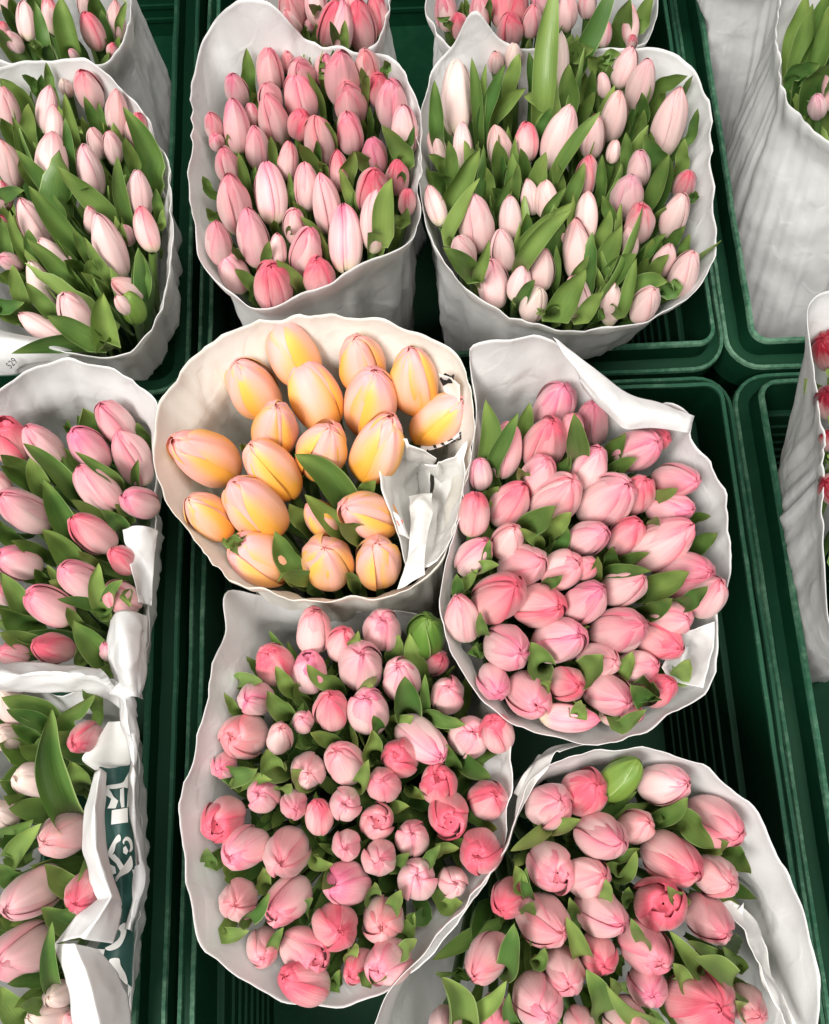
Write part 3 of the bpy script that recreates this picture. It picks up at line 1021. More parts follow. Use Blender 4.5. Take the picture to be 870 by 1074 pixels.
BUNCH['F'] = dict(crop=(450, 370, 2.5), crate=('m', 'near'), lean=(0, 0), zf=.13, zk=.15, zb=.125, zbk=.125, cls='egg', auto=4, rise=(-.1, .5), lw=.85, splay=(.12, .45), deep=(.84, .225, .30), pale=.34, word='pink', lf=1.04,
 name='the bunch under the folded flap', label='white paper sleeve with a broad folded flap, right of the peach bunch',
 rim=[(493, 375), (499, 362), (556, 352), (585, 358), (614, 383), (647, 411), (679, 428), (700, 422), (726, 436), (724, 460), (737, 477), (761, 514), (765, 555), (768, 596), (755, 637), (751, 678), (748, 715), (712, 743), (671, 770), (630, 781), (585, 775), (532, 755), (499, 727), (477, 686), (464, 653), (461, 629), (469, 588), (482, 547), (492, 485), (500, 432), (494, 391)],
 rimz={1: .165, 2: .17, 3: .165, 0: .155},
 t='''330 138 362 92 110
430 182 425 130 90 d
198 258 215 188 98
304 238 325 180 118 r
372 208 380 160 76
135 318 130 278 64
420 304 445 248 98
545 256 603 238 112
285 324 315 278 96
120 424 130 370 90 r
211 398 245 348 104 r
330 388 378 338 130
465 388 525 348 138
548 372 570 335 92 r
646 334 700 340 98
630 408 690 410 90
206 494 225 460 84 p
118 534 150 495 90
416 488 465 468 94
516 480 550 440 90 r
606 502 688 455 124
246 560 290 540 118 p
352 570 395 545 108
412 564 430 555 64
668 582 740 568 132
510 614 555 593 108
182 642 230 620 132 r
290 664 345 660 118 r
410 654 450 625 106
730 642 760 600 90
88 695 75 640 94
634 695 680 700 104 p
500 728 570 715 128
603 752 655 775 108 r
205 772 240 782 126
342 755 398 735 128
445 806 485 805 100 p
546 824 600 820 92
604 884 635 860 86 r
171 862 185 890 90
262 898 290 932 122
362 868 395 872 96 r
470 892 525 917 112
503 945 560 940 76
365 957 445 967 78
598 225 625 222 70 rd''',
 l='''155 325 150 122 66
165 305 235 155 40
245 225 265 130 44
388 285 382 160 62 h
335 325 370 270 44
470 285 515 210 56
470 325 545 275 44
585 388 655 357 34
690 438 740 430 28
680 518 758 472 54
255 465 335 403 66 h
320 470 375 420 50 h
290 502 240 460 34
340 515 365 458 38
505 553 580 525 34
475 558 480 510 44
580 622 685 575 74 h
670 658 732 613 48 h
470 578 585 572 38
435 592 445 535 32
570 685 640 645 50
292 830 268 760 80 h
395 848 460 795 80 h
490 852 535 785 54
590 938 530 870 76
490 982 570 935 38 h
385 962 400 910 44
640 862 685 803 54
130 572 185 558 38
80 625 130 568 34
155 562 160 490 30
145 742 135 680 32
310 608 350 583 34
150 388 185 350 34
250 335 235 300 34
80 640 75 580 34
120 800 125 770 40
300 880 320 860 34
580 460 600 430 34''',
 labels={20: 'longest pale pink tulip lying rightward in the bunch under the folded flap', 36: 'pale tulip half wrapped in a broad leaf under the flap\'s lower middle'})
BUNCH['G'] = dict(crop=(190, 630, 2.5), crate=('m', 'near'), lean=(.012, .0), zf=.105, zk=.12, zb=.098, zbk=.088, cls='fat', flare=.011, mix=.4, auto=5.5, rise=(-.1, .5), lw=.8, splay=(.2, .55), deep=(.84, .225, .30), ws=.95, pale=.42, word='pink', lf=1.06,
 name='the tightly packed round-bud bunch', label='wide white paper sleeve round the tightly packed round buds below the peach bunch',
 rim=[(240, 620), (236, 666), (222, 694), (216, 730), (206, 774), (196, 810), (190, 846), (194, 902), (204, 962), (218, 998), (254, 1030), (298, 1052), (338, 1057), (378, 1050), (418, 1030), (462, 990), (504, 934), (524, 894), (534, 854), (537, 800), (532, 750), (515, 700), (482, 660), (425, 643), (360, 640), (300, 632)],
 rimz={0: .095, 1: .105, 21: .09, 22: .075, 23: .062, 24: .06, 25: .065},
 t='''348 82 355 30 100
420 112 430 80 88 r
528 78 530 45 112
642 92 645 50 112 g
246 168 230 140 112 r
336 190 325 145 98
473 172 470 133 132
578 208 575 172 112 p
668 162 690 155 74 rd
700 248 705 222 98
196 258 173 255 98
395 288 390 250 104 r
492 292 485 260 118
166 356 130 360 128
260 362 265 335 80 p
320 318 320 305 64 p
333 446 335 452 104 p
430 424 405 385 112
628 365 683 412 120 p
575 413 560 400 110 r
755 358 765 350 118 p
828 348 815 310 94 r
532 482 530 475 104
676 482 680 460 112 ro
806 522 825 510 108 r
702 562 702 590 120 ro
431 532 430 530 98 p
115 432 105 440 76 d
216 512 205 505 94
112 572 95 590 122 ro
296 536 295 545 84
362 568 360 530 80 r
514 580 515 582 102
435 642 435 650 88
608 622 610 603 100
170 648 130 667 118
278 660 262 685 134
522 674 525 677 104 p
620 732 622 722 118 p
712 738 720 745 88 p
786 656 775 665 122 r
152 786 138 797 118
435 742 400 740 124
282 782 235 828 116
530 836 525 850 122
405 852 415 862 128 r
216 908 215 937 98
325 920 372 947 128 o
545 947 510 962 124
468 960 440 988 84 r
325 1002 270 985 116 r''',
 l='''405 225 330 168 50
630 195 598 85 50 h
558 150 575 90 50
640 295 640 193 28 h
450 128 465 78 32
285 235 248 172 44 h
280 298 225 238 58 h
150 295 113 240 28
650 300 748 325 44 h
738 422 815 467 54 h
720 445 698 375 44
170 835 232 765 44 h
112 866 178 865 42
497 405 500 340 60 h
592 290 588 198 80 h
250 448 223 388 66 h
468 488 490 418 46 h
240 912 270 858 34
400 1032 418 968 44
588 885 612 820 44
575 922 618 888 40
150 210 215 215 40
320 260 300 215 40
330 370 300 385 50
400 370 340 345 44
520 350 505 300 40
560 320 610 300 44
700 330 740 320 36
540 540 600 540 40
600 500 640 520 34
350 680 400 690 38
400 720 370 760 44
220 750 215 700 44
330 830 345 780 40
500 780 510 740 50
550 810 580 760 44
640 820 590 830 44
660 660 730 650 40
640 690 680 640 36
690 800 740 790 44
130 460 200 440 60
150 480 240 470 44
260 500 290 480 40
140 720 110 690 40
90 690 70 650 50
480 1000 540 990 40
440 930 460 900 36
560 700 600 660 40
790 580 830 600 40
330 480 290 440 50''',
 labels={3: 'unopened lime-green bud among the pink ones, back of the round-bud bunch', 18: 'long pale tulip with a hooked tip, right of the round-bud bunch\'s centre', 23: 'deep rose flared tulip, upper of two open ones right in the round-bud bunch', 25: 'deep rose flared tulip, lower of two open ones right in the round-bud bunch', 29: 'loosely open rose-pink tulip at the left wall of the round-bud bunch', 47: 'half-open pink tulip with a lifted petal at the round-bud bunch\'s front'})
BUNCH['H'] = dict(crop=(440, 770, 2.5), crate=('m', 'near'), lean=(0, .02), zf=.125, zk=.125, zb=.11, zbk=.108, cls='egg', auto=4.2, rise=(-.1, .5), lw=.9, splay=(.12, .45), deep=(.84, .225, .30), pale=.36, word='pink', lf=1.02,
 name='the bunch overlapping the round-bud sleeve', label='white paper sleeve overlapping the round-bud bunch, its inner right edge curled',
 rim=[(546, 848), (553, 822), (575, 803), (605, 791), (659, 785), (724, 799), (778, 836), (816, 900), (843, 965), (854, 1019), (857, 1070), (850, 1130), (820, 1210), (720, 1280), (600, 1290), (480, 1260), (400, 1190), (385, 1120), (400, 1058), (454, 990), (508, 929), (534, 880)],
 t='''340 186 367 170 120
432 152 467 140 128 r
525 118 577 72 98 g
640 132 702 130 108 p
480 268 532 278 126
567 242 602 228 92
772 228 842 258 128
346 352 375 382 126 o
440 376 482 370 108
660 328 722 367 132 r
776 373 817 392 108
325 488 367 522 132
475 468 527 492 122
630 448 647 455 146 ro
756 482 797 522 116
236 428 220 458 98 r
180 586 145 628 112
378 622 390 662 112
472 578 487 612 102 r
592 558 632 602 132
600 658 615 692 112
312 702 340 735 134 p
198 738 200 768 98
740 704 792 722 172 r
862 712 888 745 96
540 748 560 775 114 p
68 765 60 795 90 p
420 760 430 782 84 p''',
 l='''330 252 240 307 40 h
350 248 425 223 44
690 222 775 302 66 h
770 298 812 285 40
620 222 705 168 54
800 302 870 367 60
495 328 580 300 34
230 622 250 498 60 h
140 732 228 648 46 h
432 592 385 478 54
400 508 395 428 44
590 552 555 485 40 h
730 622 658 518 50
790 588 700 543 44
832 672 720 588 76
470 748 440 618 72
620 765 490 658 56
260 402 250 343 46 h
290 432 280 348 30
530 378 570 308 40
520 360 490 340 34
250 765 235 678 40
110 770 60 638 96
840 608 795 558 40
480 440 490 380 34
540 440 550 400 34
690 660 665 600 50
520 700 500 640 50
690 440 650 400 40
840 730 830 700 44
280 470 300 440 40
310 600 330 560 40''',
 labels={2: 'plump green bud at the back rim of the sleeve overlapping the round-bud bunch', 23: 'largest rose-pink tulip, at the photo\'s lower edge beside the curled paper', 13: 'half-open rose-pink tulip with flared petals in the sleeve with the curled edge', 21: 'big smooth pale tulip at the lower edge of the bunch overlapping the round-bud sleeve'})
BUNCH['I'] = dict(crop=(0, 716, 3), crate=('l', 'near'), lean=(0, 0), zf=.10, zk=.095, zb=.10, zbk=.095, cls='egg', auto=3, rise=(.1, .8), lw=1.25, deep=(.84, .32, .37), pale=.5, word='pale pink', lf=1.1,
 name='the bunch in the green-printed sleeve', label='crumpled white paper sleeve with dark green print showing inside its right edge',
 rim=[(0, 722), (60, 728), (100, 726), (118, 728), (132, 738), (142, 762), (144, 800), (147, 900), (146, 950), (138, 1000), (136, 1074), (120, 1150), (60, 1200), (-30, 1210), (-100, 1150), (-130, 1050), (-130, 900), (-110, 800), (-60, 745)],
 rimz={3: .085, 4: .08, 5: .075, 6: .07, 7: .07, 8: .07, 9: .075},
 t='''270 172 238 192 100 r
112 308 48 300 108 w
205 478 138 502 142
275 655 232 692 134 r
105 660 22 712 152
78 848 0 892 168
186 982 150 992 84 w
152 1050 90 1052 100 w
38 74 0 30 104 w
22 172 -10 160 84 w
16 412 -20 400 84 w
232 1064 215 1052 66''',
 l='''150 105 5 45 76
140 135 20 85 54
118 182 35 130 48
140 228 60 198 64
200 425 165 85 112 h
168 405 28 395 82 h
40 575 130 445 76
78 358 0 310 64
80 380 10 360 50
0 495 105 430 76
238 655 140 573 76
252 768 130 710 80
170 965 165 755 56
145 928 22 950 50
150 965 45 1025 56
205 125 300 40 60 h
300 60 270 -40 60 h
50 622 0 570 64
85 1055 0 960 90
65 225 0 190 94
60 760 0 740 60
150 1010 60 1020 50
60 520 10 480 60
250 320 220 250 80''',
 labels={4: 'large blush tulip leaning left, second biggest in the green-printed sleeve', 5: 'biggest blush tulip lying on its side in the green-printed sleeve', 3: 'rose-pink tulip tucked behind the white paper fold of the green-printed sleeve', 2: 'pale pink tulip pointing left against the top of the white paper fold'})
BUNCH['R'] = dict(crop=(840, 0, 3), crate=('r', 'far'), lean=(.02, -.09), zf=.055, zk=.10, zb=.075, cls='slim', auto=2, rise=(.3, .9), lw=1.4, deep=(.82, .42, .42), pale=.6, word='pale pink', br=.095, bulge=.008, fold=.003,
 name='the tall sleeve showing mostly leaves', label='tall crinkled white sleeve showing mostly leaves, in the crate right of the white-budded bunch',
 rim=[(820, 0), (817, 45), (823, 94), (838, 118), (870, 147), (910, 160), (960, 130), (985, 60), (980, -20), (940, -80), (880, -90), (835, -60)],
 t='''54 335 50 300 62
110 280 100 200 80
160 100 150 20 80''',
 l='''-10 230 40 10 78
20 240 90 20 84
-30 260 60 200 70
10 290 60 230 86
40 290 100 200 90
40 150 90 -30 80
-30 150 20 -20 60
80 200 110 80 70''')
BUNCH['S'] = dict(crop=(840, 280, 3), crate=('r', 'near'), lean=(-.03, -.045), zf=.10, zk=.125, zb=.095, cls='egg', auto=1.5, rise=(.1, .6), lw=1.2, deep=(.27, .010, .024), deep2=(.27, .010, .024), pale=-1.5, word='crimson', br=.075,
 name='the crimson bunch', label='white paper sleeve round crimson tulips at the right edge',
 rim=[(870, 305), (852, 313), (847, 335), (853, 377), (860, 430), (866, 470), (864, 530), (866, 600), (876, 668), (930, 705), (990, 640), (1010, 500), (990, 380), (930, 310)],
 t='''96 264 68 232 124
104 425 78 392 116
104 700 80 680 100
170 560 150 520 120
90 545 80 520 60''',
 l='''110 350 80 320 50
115 640 84 590 60
130 980 84 900 60
120 500 84 470 50''',
 labels={0: 'largest crimson tulip just inside the white sleeve\'s rim at the right edge', 1: 'crimson tulip below the largest crimson one at the right edge', 2: 'lowest of the crimson tulips at the right edge'})
BUNCH['T'] = dict(crop=(700, -200, 3), crate=('r', 'far'), lean=(0, -.03), zf=.05, zk=.09, zb=.06, cls='slim', auto=0, deep=(.82, .42, .42), pale=.6, word='pale pink', br=.06, bulge=.004,
 name='the grey-shaded sleeve', label='shaded white sleeve cut off by the top of the frame, behind the tall leafy one',
 rim=[(728, -70), (738, -35), (775, -18), (820, -22), (860, -45), (880, -90), (860, -150), (800, -180), (750, -140)],
 t='''330 300 330 230 90''')


# ------------------------------------------------------------------ build the bunches
ORD = ['first', 'second', 'third', 'fourth', 'fifth', 'sixth', 'seventh', 'eighth', 'ninth', 'tenth', 'eleventh', 'twelfth']
def rim_heights(b):
    ys = [p[1] for p in b['rim']]; lo, hi = min(ys), max(ys)
    b['rim3'] = [(x, y, b['zf'] + (b['zk'] - b['zf']) * (hi - y) / (hi - lo)) for x, y in b['rim']]
    for i, z in b.get('rimz', {}).items():
        b['rim3'][i] = (*b['rim'][i], z)

for key, b in BUNCH.items():
    rnd = random.Random(key + 'q')
    b['seed'] = ord(key[0]) * 1.37 + len(key)
    rim_heights(b); sleeve(b)
    ox, oy, s = b['crop']
    tul = []
    for li, line in enumerate(b['t'].strip().split('\n')):
        w_ = line.split()
        cx, cy, tx, ty, w = [float(q) for q in w_[:5]]; fl = w_[5] if len(w_) > 5 else ''
        tul.append(dict(c=(ox + cx / s, oy + cy / s), t=(ox + tx / s, oy + ty / s), w=w / s, fl=fl, i=li))
    n = len(tul)
    # labels: row (counted from the back of the bunch) and place in the row
    nr = max(1, round(math.sqrt(n) * .95)); srt = sorted(tul, key=lambda q: q['c'][1])
    for r in range(nr):
        rowt = sorted(srt[r * n // nr:(r + 1) * n // nr], key=lambda q: q['c'][0])
        for k, q in enumerate(rowt):
            q['row'], q['col'], q['ncol'] = r, k, len(rowt)
    bcx = sum(q['c'][0] for q in tul) / n; bcy = sum(q['c'][1] for q in tul) / n
    brad = max(math.hypot(q['c'][0] - bcx, q['c'][1] - bcy) for q in tul) + 1
    for q in tul:
        fl = q['fl']
        rr = math.hypot(q['c'][0] - bcx, q['c'][1] - bcy) / brad
        ys = [p[1] for p in b['rim']]
        back = (max(ys) - q['c'][1]) / (max(ys) - min(ys))
        zc = b['zb'] + (b.get('zbk', b['zb']) - b['zb']) * back + .010 * (1 - rr * rr) + rnd.uniform(-.005, .005)
        if 'd' in fl: zc -= .014
        if 'h' in fl: zc += .014
        cls = b['cls']
        if rnd.random() < b.get('mix', .25): cls = rnd.choice({'slim': ['egg'], 'egg': ['fat', 'slim'], 'fat': ['egg', 'egg', 'egg', 'open']}[cls])
        if 'o' in fl: cls = 'open'
        if 'g' in fl: cls = 'bud'
        Cp = at(*q['c'], zc); W = q['w'] * depth(Cp) / FP * .95 * b.get('ws', 1)
        L = W * {'slim': 2.2, 'egg': 1.78, 'fat': 1.55, 'open': 1.50, 'bud': 1.65}[cls] * rnd.uniform(.94, 1.06) * b.get('lf', 1)
        dr = ray(*q['t']).normalized(); oc = CAM - Cp
        bq = dr.dot(oc); disc = bq * bq - (oc.length_squared - (L / 2) ** 2)
        tn = -bq
        if disc < 0:
            T = CAM + dr * tn; L = 2 * (T - Cp).length
        else: T = CAM + dr * (tn - math.sqrt(disc))
        ax = (T - Cp).normalized()
        ax = (ax + Vector((0, 0, .03))).normalized()
        q['C'], q['ax'], q['L'], q['W'] = Cp, ax, L, W
        vr = ray(*q['c']).normalized()
        for t_ in (0, -.006, .006, -.012, .012, -.02, .02):
            c2 = Cp + vr * t_
            if in_sleeve(b, c2 - ax * L * .42, W * .22) and in_sleeve(b, c2 - ax * L * .1, W * .3): break
        else: c2 = Cp
        Cp = c2; q['C'] = Cp
        base = Cp - ax * L * .5
        rel = Vector((base.x - b['cen'].x, base.y - b['cen'].y, 0)); R = .09
        foot = b['base'] + rel * (b.get('br', .072) * .72 / R) ; foot.z = FLOOR_Z + .01
        root = link('tulip', None, None, foot); q['root'] = root
        cw = {'r': 'rose-pink', 'p': 'blush', 'w': 'creamy white', 'g': 'green unripe'}
        word = next((cw[f] for f in fl if f in cw), b['word'])
        if 'o' in fl: word += ' half-open'
        big = sorted(t_['w'] for t_ in tul)
        if n > 6 and 'o' not in fl and 'g' not in fl:
            if q['w'] <= big[max(0, n // 6)]: word = 'small ' + word
            elif q['w'] >= big[-max(1, n // 7)]: word = 'large ' + word
        lab = b.get('labels', {}).get(q['i'])
        if not lab:
            cc = f"{ORD[q['col']]} from left, " if q['ncol'] > 1 else ''
            rn = 'back' if q['row'] == 0 else 'front' if q['row'] == nr - 1 else ORD[q['row']]
            rw = f"{rn} row of " if nr > 1 else ''
            lab = f"{word} tulip, {cc}{rw}{b['name']}"
        tag(root, lab, 'tulip', 'tulips in ' + b['name'])
        # bloom
        pe = 1 if b.get('peach') else 0
        if pe and cls not in ('egg', 'fat'): cls = 'egg'
        idx = rnd.randrange(10 if pe else NVAR[cls])
        bl = link('bud' if cls == 'bud' else 'bloom', BLOOMS[(cls, idx, pe)], root)
        mtx = Matrix.Translation(Cp - foot) @ frame(ax, rnd.uniform(0, 6.28)) @ Matrix.Diagonal((W, W * rnd.uniform(.95, 1.05), L, 1))
        bl.matrix_local = mtx
        c0 = Vector(b['deep']); pl = b['pale'] + rnd.uniform(-.18, .18)
        c0 = c0 * (rnd.uniform(.76, .88) if not b.get('peach') else rnd.uniform(.94, 1.03)); c0.y *= rnd.uniform(.88, 1.12); c0.z *= rnd.uniform(.9, 1.1)
        if 'r' in fl: c0 = Vector(b.get('deep2', (.68, .115, .165))); pl -= .38
        if 'p' in fl: pl += .28
        if 'w' in fl: c0 = Vector((.68, .52, .43)); pl += .5
        bl.color = (c0.x, c0.y, c0.z, max(0, min(1, pl)))
        # stem
        P0, P1, P2, P3 = base + ax * L * .06, base - ax * .05, foot.lerp(base, .45), foot
        V, rs = [], 7
        P1 = pull_in(b, P1, .008); P2 = pull_in(b, P2, .012)
        for k in range(rs + 1):
            t = k / rs; p = P0 * (1 - t) ** 3 + P1 * 3 * t * (1 - t) ** 2 + P2 * 3 * t * t * (1 - t) + P3 * t ** 3
            for a in range(7): V.append(p + Vector((math.cos(a * .8976), math.sin(a * .8976), 0)) * .0033 - foot)
        UV = [(i % 7 / 7, i // 7 / rs) for i in range(len(V))]
        link('stem', make_mesh('stem', V, grid_faces(7, rs + 1, 0, True), STEM, UV), root)
        q['base'] = base; q['foot'] = foot
    def in_bloom(p, k=.9):
        for t_ in tul:
            d = p - t_['C']
            if d.length > t_['L']: continue
            h = d.dot(t_['ax']); rd = (d - t_['ax'] * h).length
            if (h / (t_['L'] * .5)) ** 2 + (rd / (t_['W'] * .5)) ** 2 < k: return True
        return False
    # the small leaves of every stem
    for q in tul:
        base, foot, ax, L, W, root = q['base'], q['foot'], q['ax'], q['L'], q['W'], q['root']
        nl = b['auto']; nl = int(nl) + (1 if rnd.random() < nl - int(nl) else 0)
        lo_, hi_ = b.get('rise', (.25, .7))
        for k in range(nl):
            for _try in range(26):
                a = rnd.uniform(0, 6.28); xw = frame(ax, a).to_3x3().col[0]
                e0 = base + xw * (W * .5 + .012); e1 = base + xw * (W * .62 + .012 + .02 * b.get('splay', (0, 0))[1]) + ax * L * .3
                if not (in_sleeve(b, e0, .004) and in_sleeve(b, e1, .003) and in_sleeve(b, base - ax * .045 + xw * W * .45, .006)): continue
                ln = .045 + L * rnd.uniform(lo_, hi_)
                sp = rnd.uniform(*b.get('splay', (.06, .28)))
                z = (ax + xw * sp).normalized(); r0 = base - ax * .045 + xw * W * .42
                if any(in_bloom(r0 + z * (ln * t_)) for t_ in (.6, .75, .88, 1)): continue
                break
            else: continue
            x = (xw - z * xw.dot(z)).normalized(); y = z.cross(x)
            rm = Matrix((x, y, z)).transposed().to_4x4()
            ws = b.get('lw', 1.0) * rnd.uniform(.75, 1.2)
            lf = link('leaf', rnd.choice(ULEAF), root)
            lf.matrix_local = Matrix.Translation(r0 - foot) @ rm @ Matrix.Diagonal((ln * ws * .9, ln * ws, ln, 1))
    # the large leaves seen one by one in the photograph
    for line in b.get('l', '').strip().split('\n'):
        if not line.strip(): continue
        v = line.split(); bx, by, tx, ty, w = [float(k) for k in v[:5]]; fl = v[5] if len(v) > 5 else ''
        rcx = sum(p[0] for p in b['rim']) / len(b['rim']); rcy = sum(p[1] for p in b['rim']) / len(b['rim'])
        P, Q = (ox + bx / s, oy + by / s), (ox + tx / s, oy + ty / s)
        for _ in range(14):
            if inside(P, b['rim'], 7): break
            P = (P[0] + (rcx - P[0]) * .05, P[1] + (rcy - P[1]) * .05)
        if 'h' not in fl:
            for _ in range(10):
                if inside(Q, b['rim'], 2): break
                Q = (Q[0] + (rcx - Q[0]) * .04, Q[1] + (rcy - Q[1]) * .04)
        own = min(tul, key=lambda q: math.hypot(q['c'][0] - (P[0] * .6 + Q[0] * .4), q['c'][1] - (P[1] * .6 + Q[1] * .4)))
        zl = own['C'].z
        up = .012 if 'h' in fl else 0
        lp = math.hypot(P[0] - Q[0], P[1] - Q[1])
        B = at(*P, zl - .012 + up + rnd.uniform(-.004, .004)); T = at(*Q, zl + .004 + up + min(.03, lp * .00035) + rnd.uniform(-.004, .006))
        ww = w / s * depth(B) / FP
        side = (T - B).normalized().cross(Vector((0, 0, 1)))
        mid = B.lerp(T, .5) + Vector((0, 0, 1)) * (T - B).length * rnd.uniform(.02, .12) + side * (T - B).length * rnd.uniform(-.09, .09)
        foot = own['root'].location
        low = B.lerp(foot.lerp(b['base'], .5), .14)
        path = [pull_in(b, p, .003 + ww * .3) if 'h' not in fl or k < 8 else p for k, p in enumerate(spline_open([low, B, mid, T], 22))]
        push = [0.0] * len(path)
        for k, p in enumerate(path):
            if k < 5: continue
            vr = (CAM - p).normalized()
            for st in range(13):
                if not in_bloom(p + vr * (.0025 * st) , 1.12): break
            push[k] = .0025 * st if st < 12 else 0
        pm = min(.016, max(push)) if 'h' not in fl else max(push) * .6
        push = [pm * sstep(1, 9, k) for k in range(len(path))]
        path = [p + (CAM - p).normalized() * push[k] for k, p in enumerate(path)]
        nrm = ((CAM - mid).normalized() + side * rnd.uniform(-.55, .55)).normalized()
        V, F, UV = leaf_geo(path, ww * 1.06, nrm, rnd, 11, rnd.uniform(.35, .85) + (.5 if ww > .018 else 0), rnd.uniform(-.7, .7))
        link('leaf', make_mesh('leaf', [p - foot for p in V], F, LEAF, UV), own['root'])
    b['tul'] = tul
# ------------------------------------------------------------------ loose folds and print on the paper
B = BUNCH
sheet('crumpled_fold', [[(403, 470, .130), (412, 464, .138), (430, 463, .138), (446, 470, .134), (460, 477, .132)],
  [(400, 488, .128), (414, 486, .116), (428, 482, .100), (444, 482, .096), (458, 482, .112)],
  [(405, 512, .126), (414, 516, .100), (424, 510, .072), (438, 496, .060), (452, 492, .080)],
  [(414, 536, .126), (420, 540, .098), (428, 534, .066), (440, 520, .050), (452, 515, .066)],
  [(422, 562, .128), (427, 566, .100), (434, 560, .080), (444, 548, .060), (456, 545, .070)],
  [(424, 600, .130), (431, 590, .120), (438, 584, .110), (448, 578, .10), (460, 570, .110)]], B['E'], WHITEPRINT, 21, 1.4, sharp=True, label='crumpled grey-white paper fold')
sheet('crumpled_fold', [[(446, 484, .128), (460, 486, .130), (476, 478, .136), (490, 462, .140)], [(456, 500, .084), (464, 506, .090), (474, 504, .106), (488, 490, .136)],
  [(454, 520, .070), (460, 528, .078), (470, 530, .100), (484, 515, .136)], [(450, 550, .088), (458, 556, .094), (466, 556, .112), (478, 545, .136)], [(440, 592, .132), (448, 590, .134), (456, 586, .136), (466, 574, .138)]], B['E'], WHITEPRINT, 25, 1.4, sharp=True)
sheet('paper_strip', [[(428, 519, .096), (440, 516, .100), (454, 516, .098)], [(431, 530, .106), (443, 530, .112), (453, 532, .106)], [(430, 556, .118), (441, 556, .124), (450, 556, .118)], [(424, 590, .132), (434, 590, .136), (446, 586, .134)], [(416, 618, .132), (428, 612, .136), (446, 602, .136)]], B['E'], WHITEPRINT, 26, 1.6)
o_, pt = sheet('printed_band', [[(440, 474, .108), (460, 470, .112), (478, 461, .116), (494, 446, .122)],
  [(442, 466, .104), (462, 461, .108), (478, 452, .112), (492, 436, .118)],
  [(446, 456, .098), (464, 450, .10), (480, 440, .106), (492, 424, .114)]], B['E'], PAPER, 22, .4, 20, 14)
def P5(q): return [(390 + x / 4.88, 400 + y / 4.88) for x, y in q]
prints('black_print', [P5(q) for q in ([(262, 386), (288, 344), (302, 374)], [(312, 326), (326, 322), (340, 350), (326, 356)], [(352, 318), (366, 312), (384, 332), (372, 338)], [(376, 300), (404, 288), (436, 304), (410, 318)], [(448, 262), (470, 250), (476, 282), (452, 294)], [(438, 296), (452, 292), (462, 284), (458, 296), (444, 304)])], pt, B['E'], BLACKINK, on=o_)
o_, pt = sheet('printed_corner', [[(460, 392, .142), (472, 396, .143), (482, 404, .143)], [(463, 402, .135), (473, 406, .136), (482, 416, .137)], [(466, 412, .13), (474, 416, .131), (481, 424, .132)]], B['E'], PEACHLIT, 23, .4, 12, 12)
prints('black_print', [[(461, 397), (467, 391), (473, 394), (475, 402), (470, 402), (465, 405)], [(473, 394), (477, 392), (476, 399)]], pt, B['E'], BLACKINK, on=o_)
o_, pt = sheet('paper_edge', [[(412, 536, .128), (418, 540, .130), (424, 548, .128)], [(416, 548, .128), (421, 550, .131), (426, 556, .128)], [(419, 560, .127), (424, 562, .130), (430, 566, .126)]], B['E'], PAPER, 24, .4, 10, 10)
prints('red_print', [[(416, 546), (422, 545), (423, 549), (419, 552)]], pt, B['E'], REDINK, on=o_)
sheet('folded_flap', [[(580, 354, .168), (618, 381, .166), (656, 409, .162), (690, 421, .158), (729, 436, .152)],
  [(594, 374, .170), (624, 398, .170), (656, 422, .168), (691, 431, .164), (727, 442, .153)],
  [(606, 394, .166), (630, 417, .167), (655, 439, .166), (690, 441, .161), (725, 448, .152)],
  [(612, 408, .158), (634, 432, .159), (655, 451, .159), (689, 449, .155), (723, 454, .150)]], B['F'], PAPER, 31, .8, label='broad white flap folded over the back right rim')
sheet('crumpled_fold', [[(712, 664, .130), (730, 660, .142), (750, 652, .145)], [(703, 684, .124), (722, 678, .116), (749, 680, .140)],
  [(694, 700, .134), (714, 698, .112), (742, 706, .138)], [(700, 712, .136), (716, 716, .13), (738, 722, .138)]], B['F'], PAPER, 32, 1.2, sharp=True)
sheet('folded_edge', [[(131, 556, .116), (146, 550, .126), (163, 556, .112)], [(134, 580, .118), (148, 578, .114), (162, 585, .106)],
  [(139, 605, .118), (150, 605, .106), (160, 612, .104)], [(146, 632, .112), (152, 634, .10), (158, 636, .10)]], B['D'], PAPER, 41, 1.8)
sheet('curled_edge', [[(114, 650, .112), (122, 643, .128), (138, 643, .128), (154, 646, .110)], [(113, 672, .112), (124, 664, .140), (140, 664, .136), (154, 672, .114)],
  [(119, 696, .110), (128, 690, .142), (142, 690, .136), (153, 700, .112)], [(124, 720, .108), (132, 714, .134), (144, 714, .130), (152, 722, .108)], [(128, 735, .10), (136, 731, .122), (144, 731, .12), (151, 734, .10)]], B['D'], PAPER, 42, 1.6, label='paper edge rolled into a curl')
sheet('rolled_edge', [[(-40, 694, .118), (10, 697, .122), (50, 694, .122), (98, 699, .120), (112, 712, .112)], [(-40, 706, .136), (10, 706, .138), (50, 703, .138), (100, 709, .134), (122, 724, .118)],
  [(-40, 718, .132), (10, 717, .134), (52, 716, .132), (104, 722, .126), (132, 738, .110)], [(-40, 728, .116), (10, 727, .118), (55, 727, .116), (106, 732, .110), (140, 760, .10)]], B['D'], PAPER, 43, 1.9)
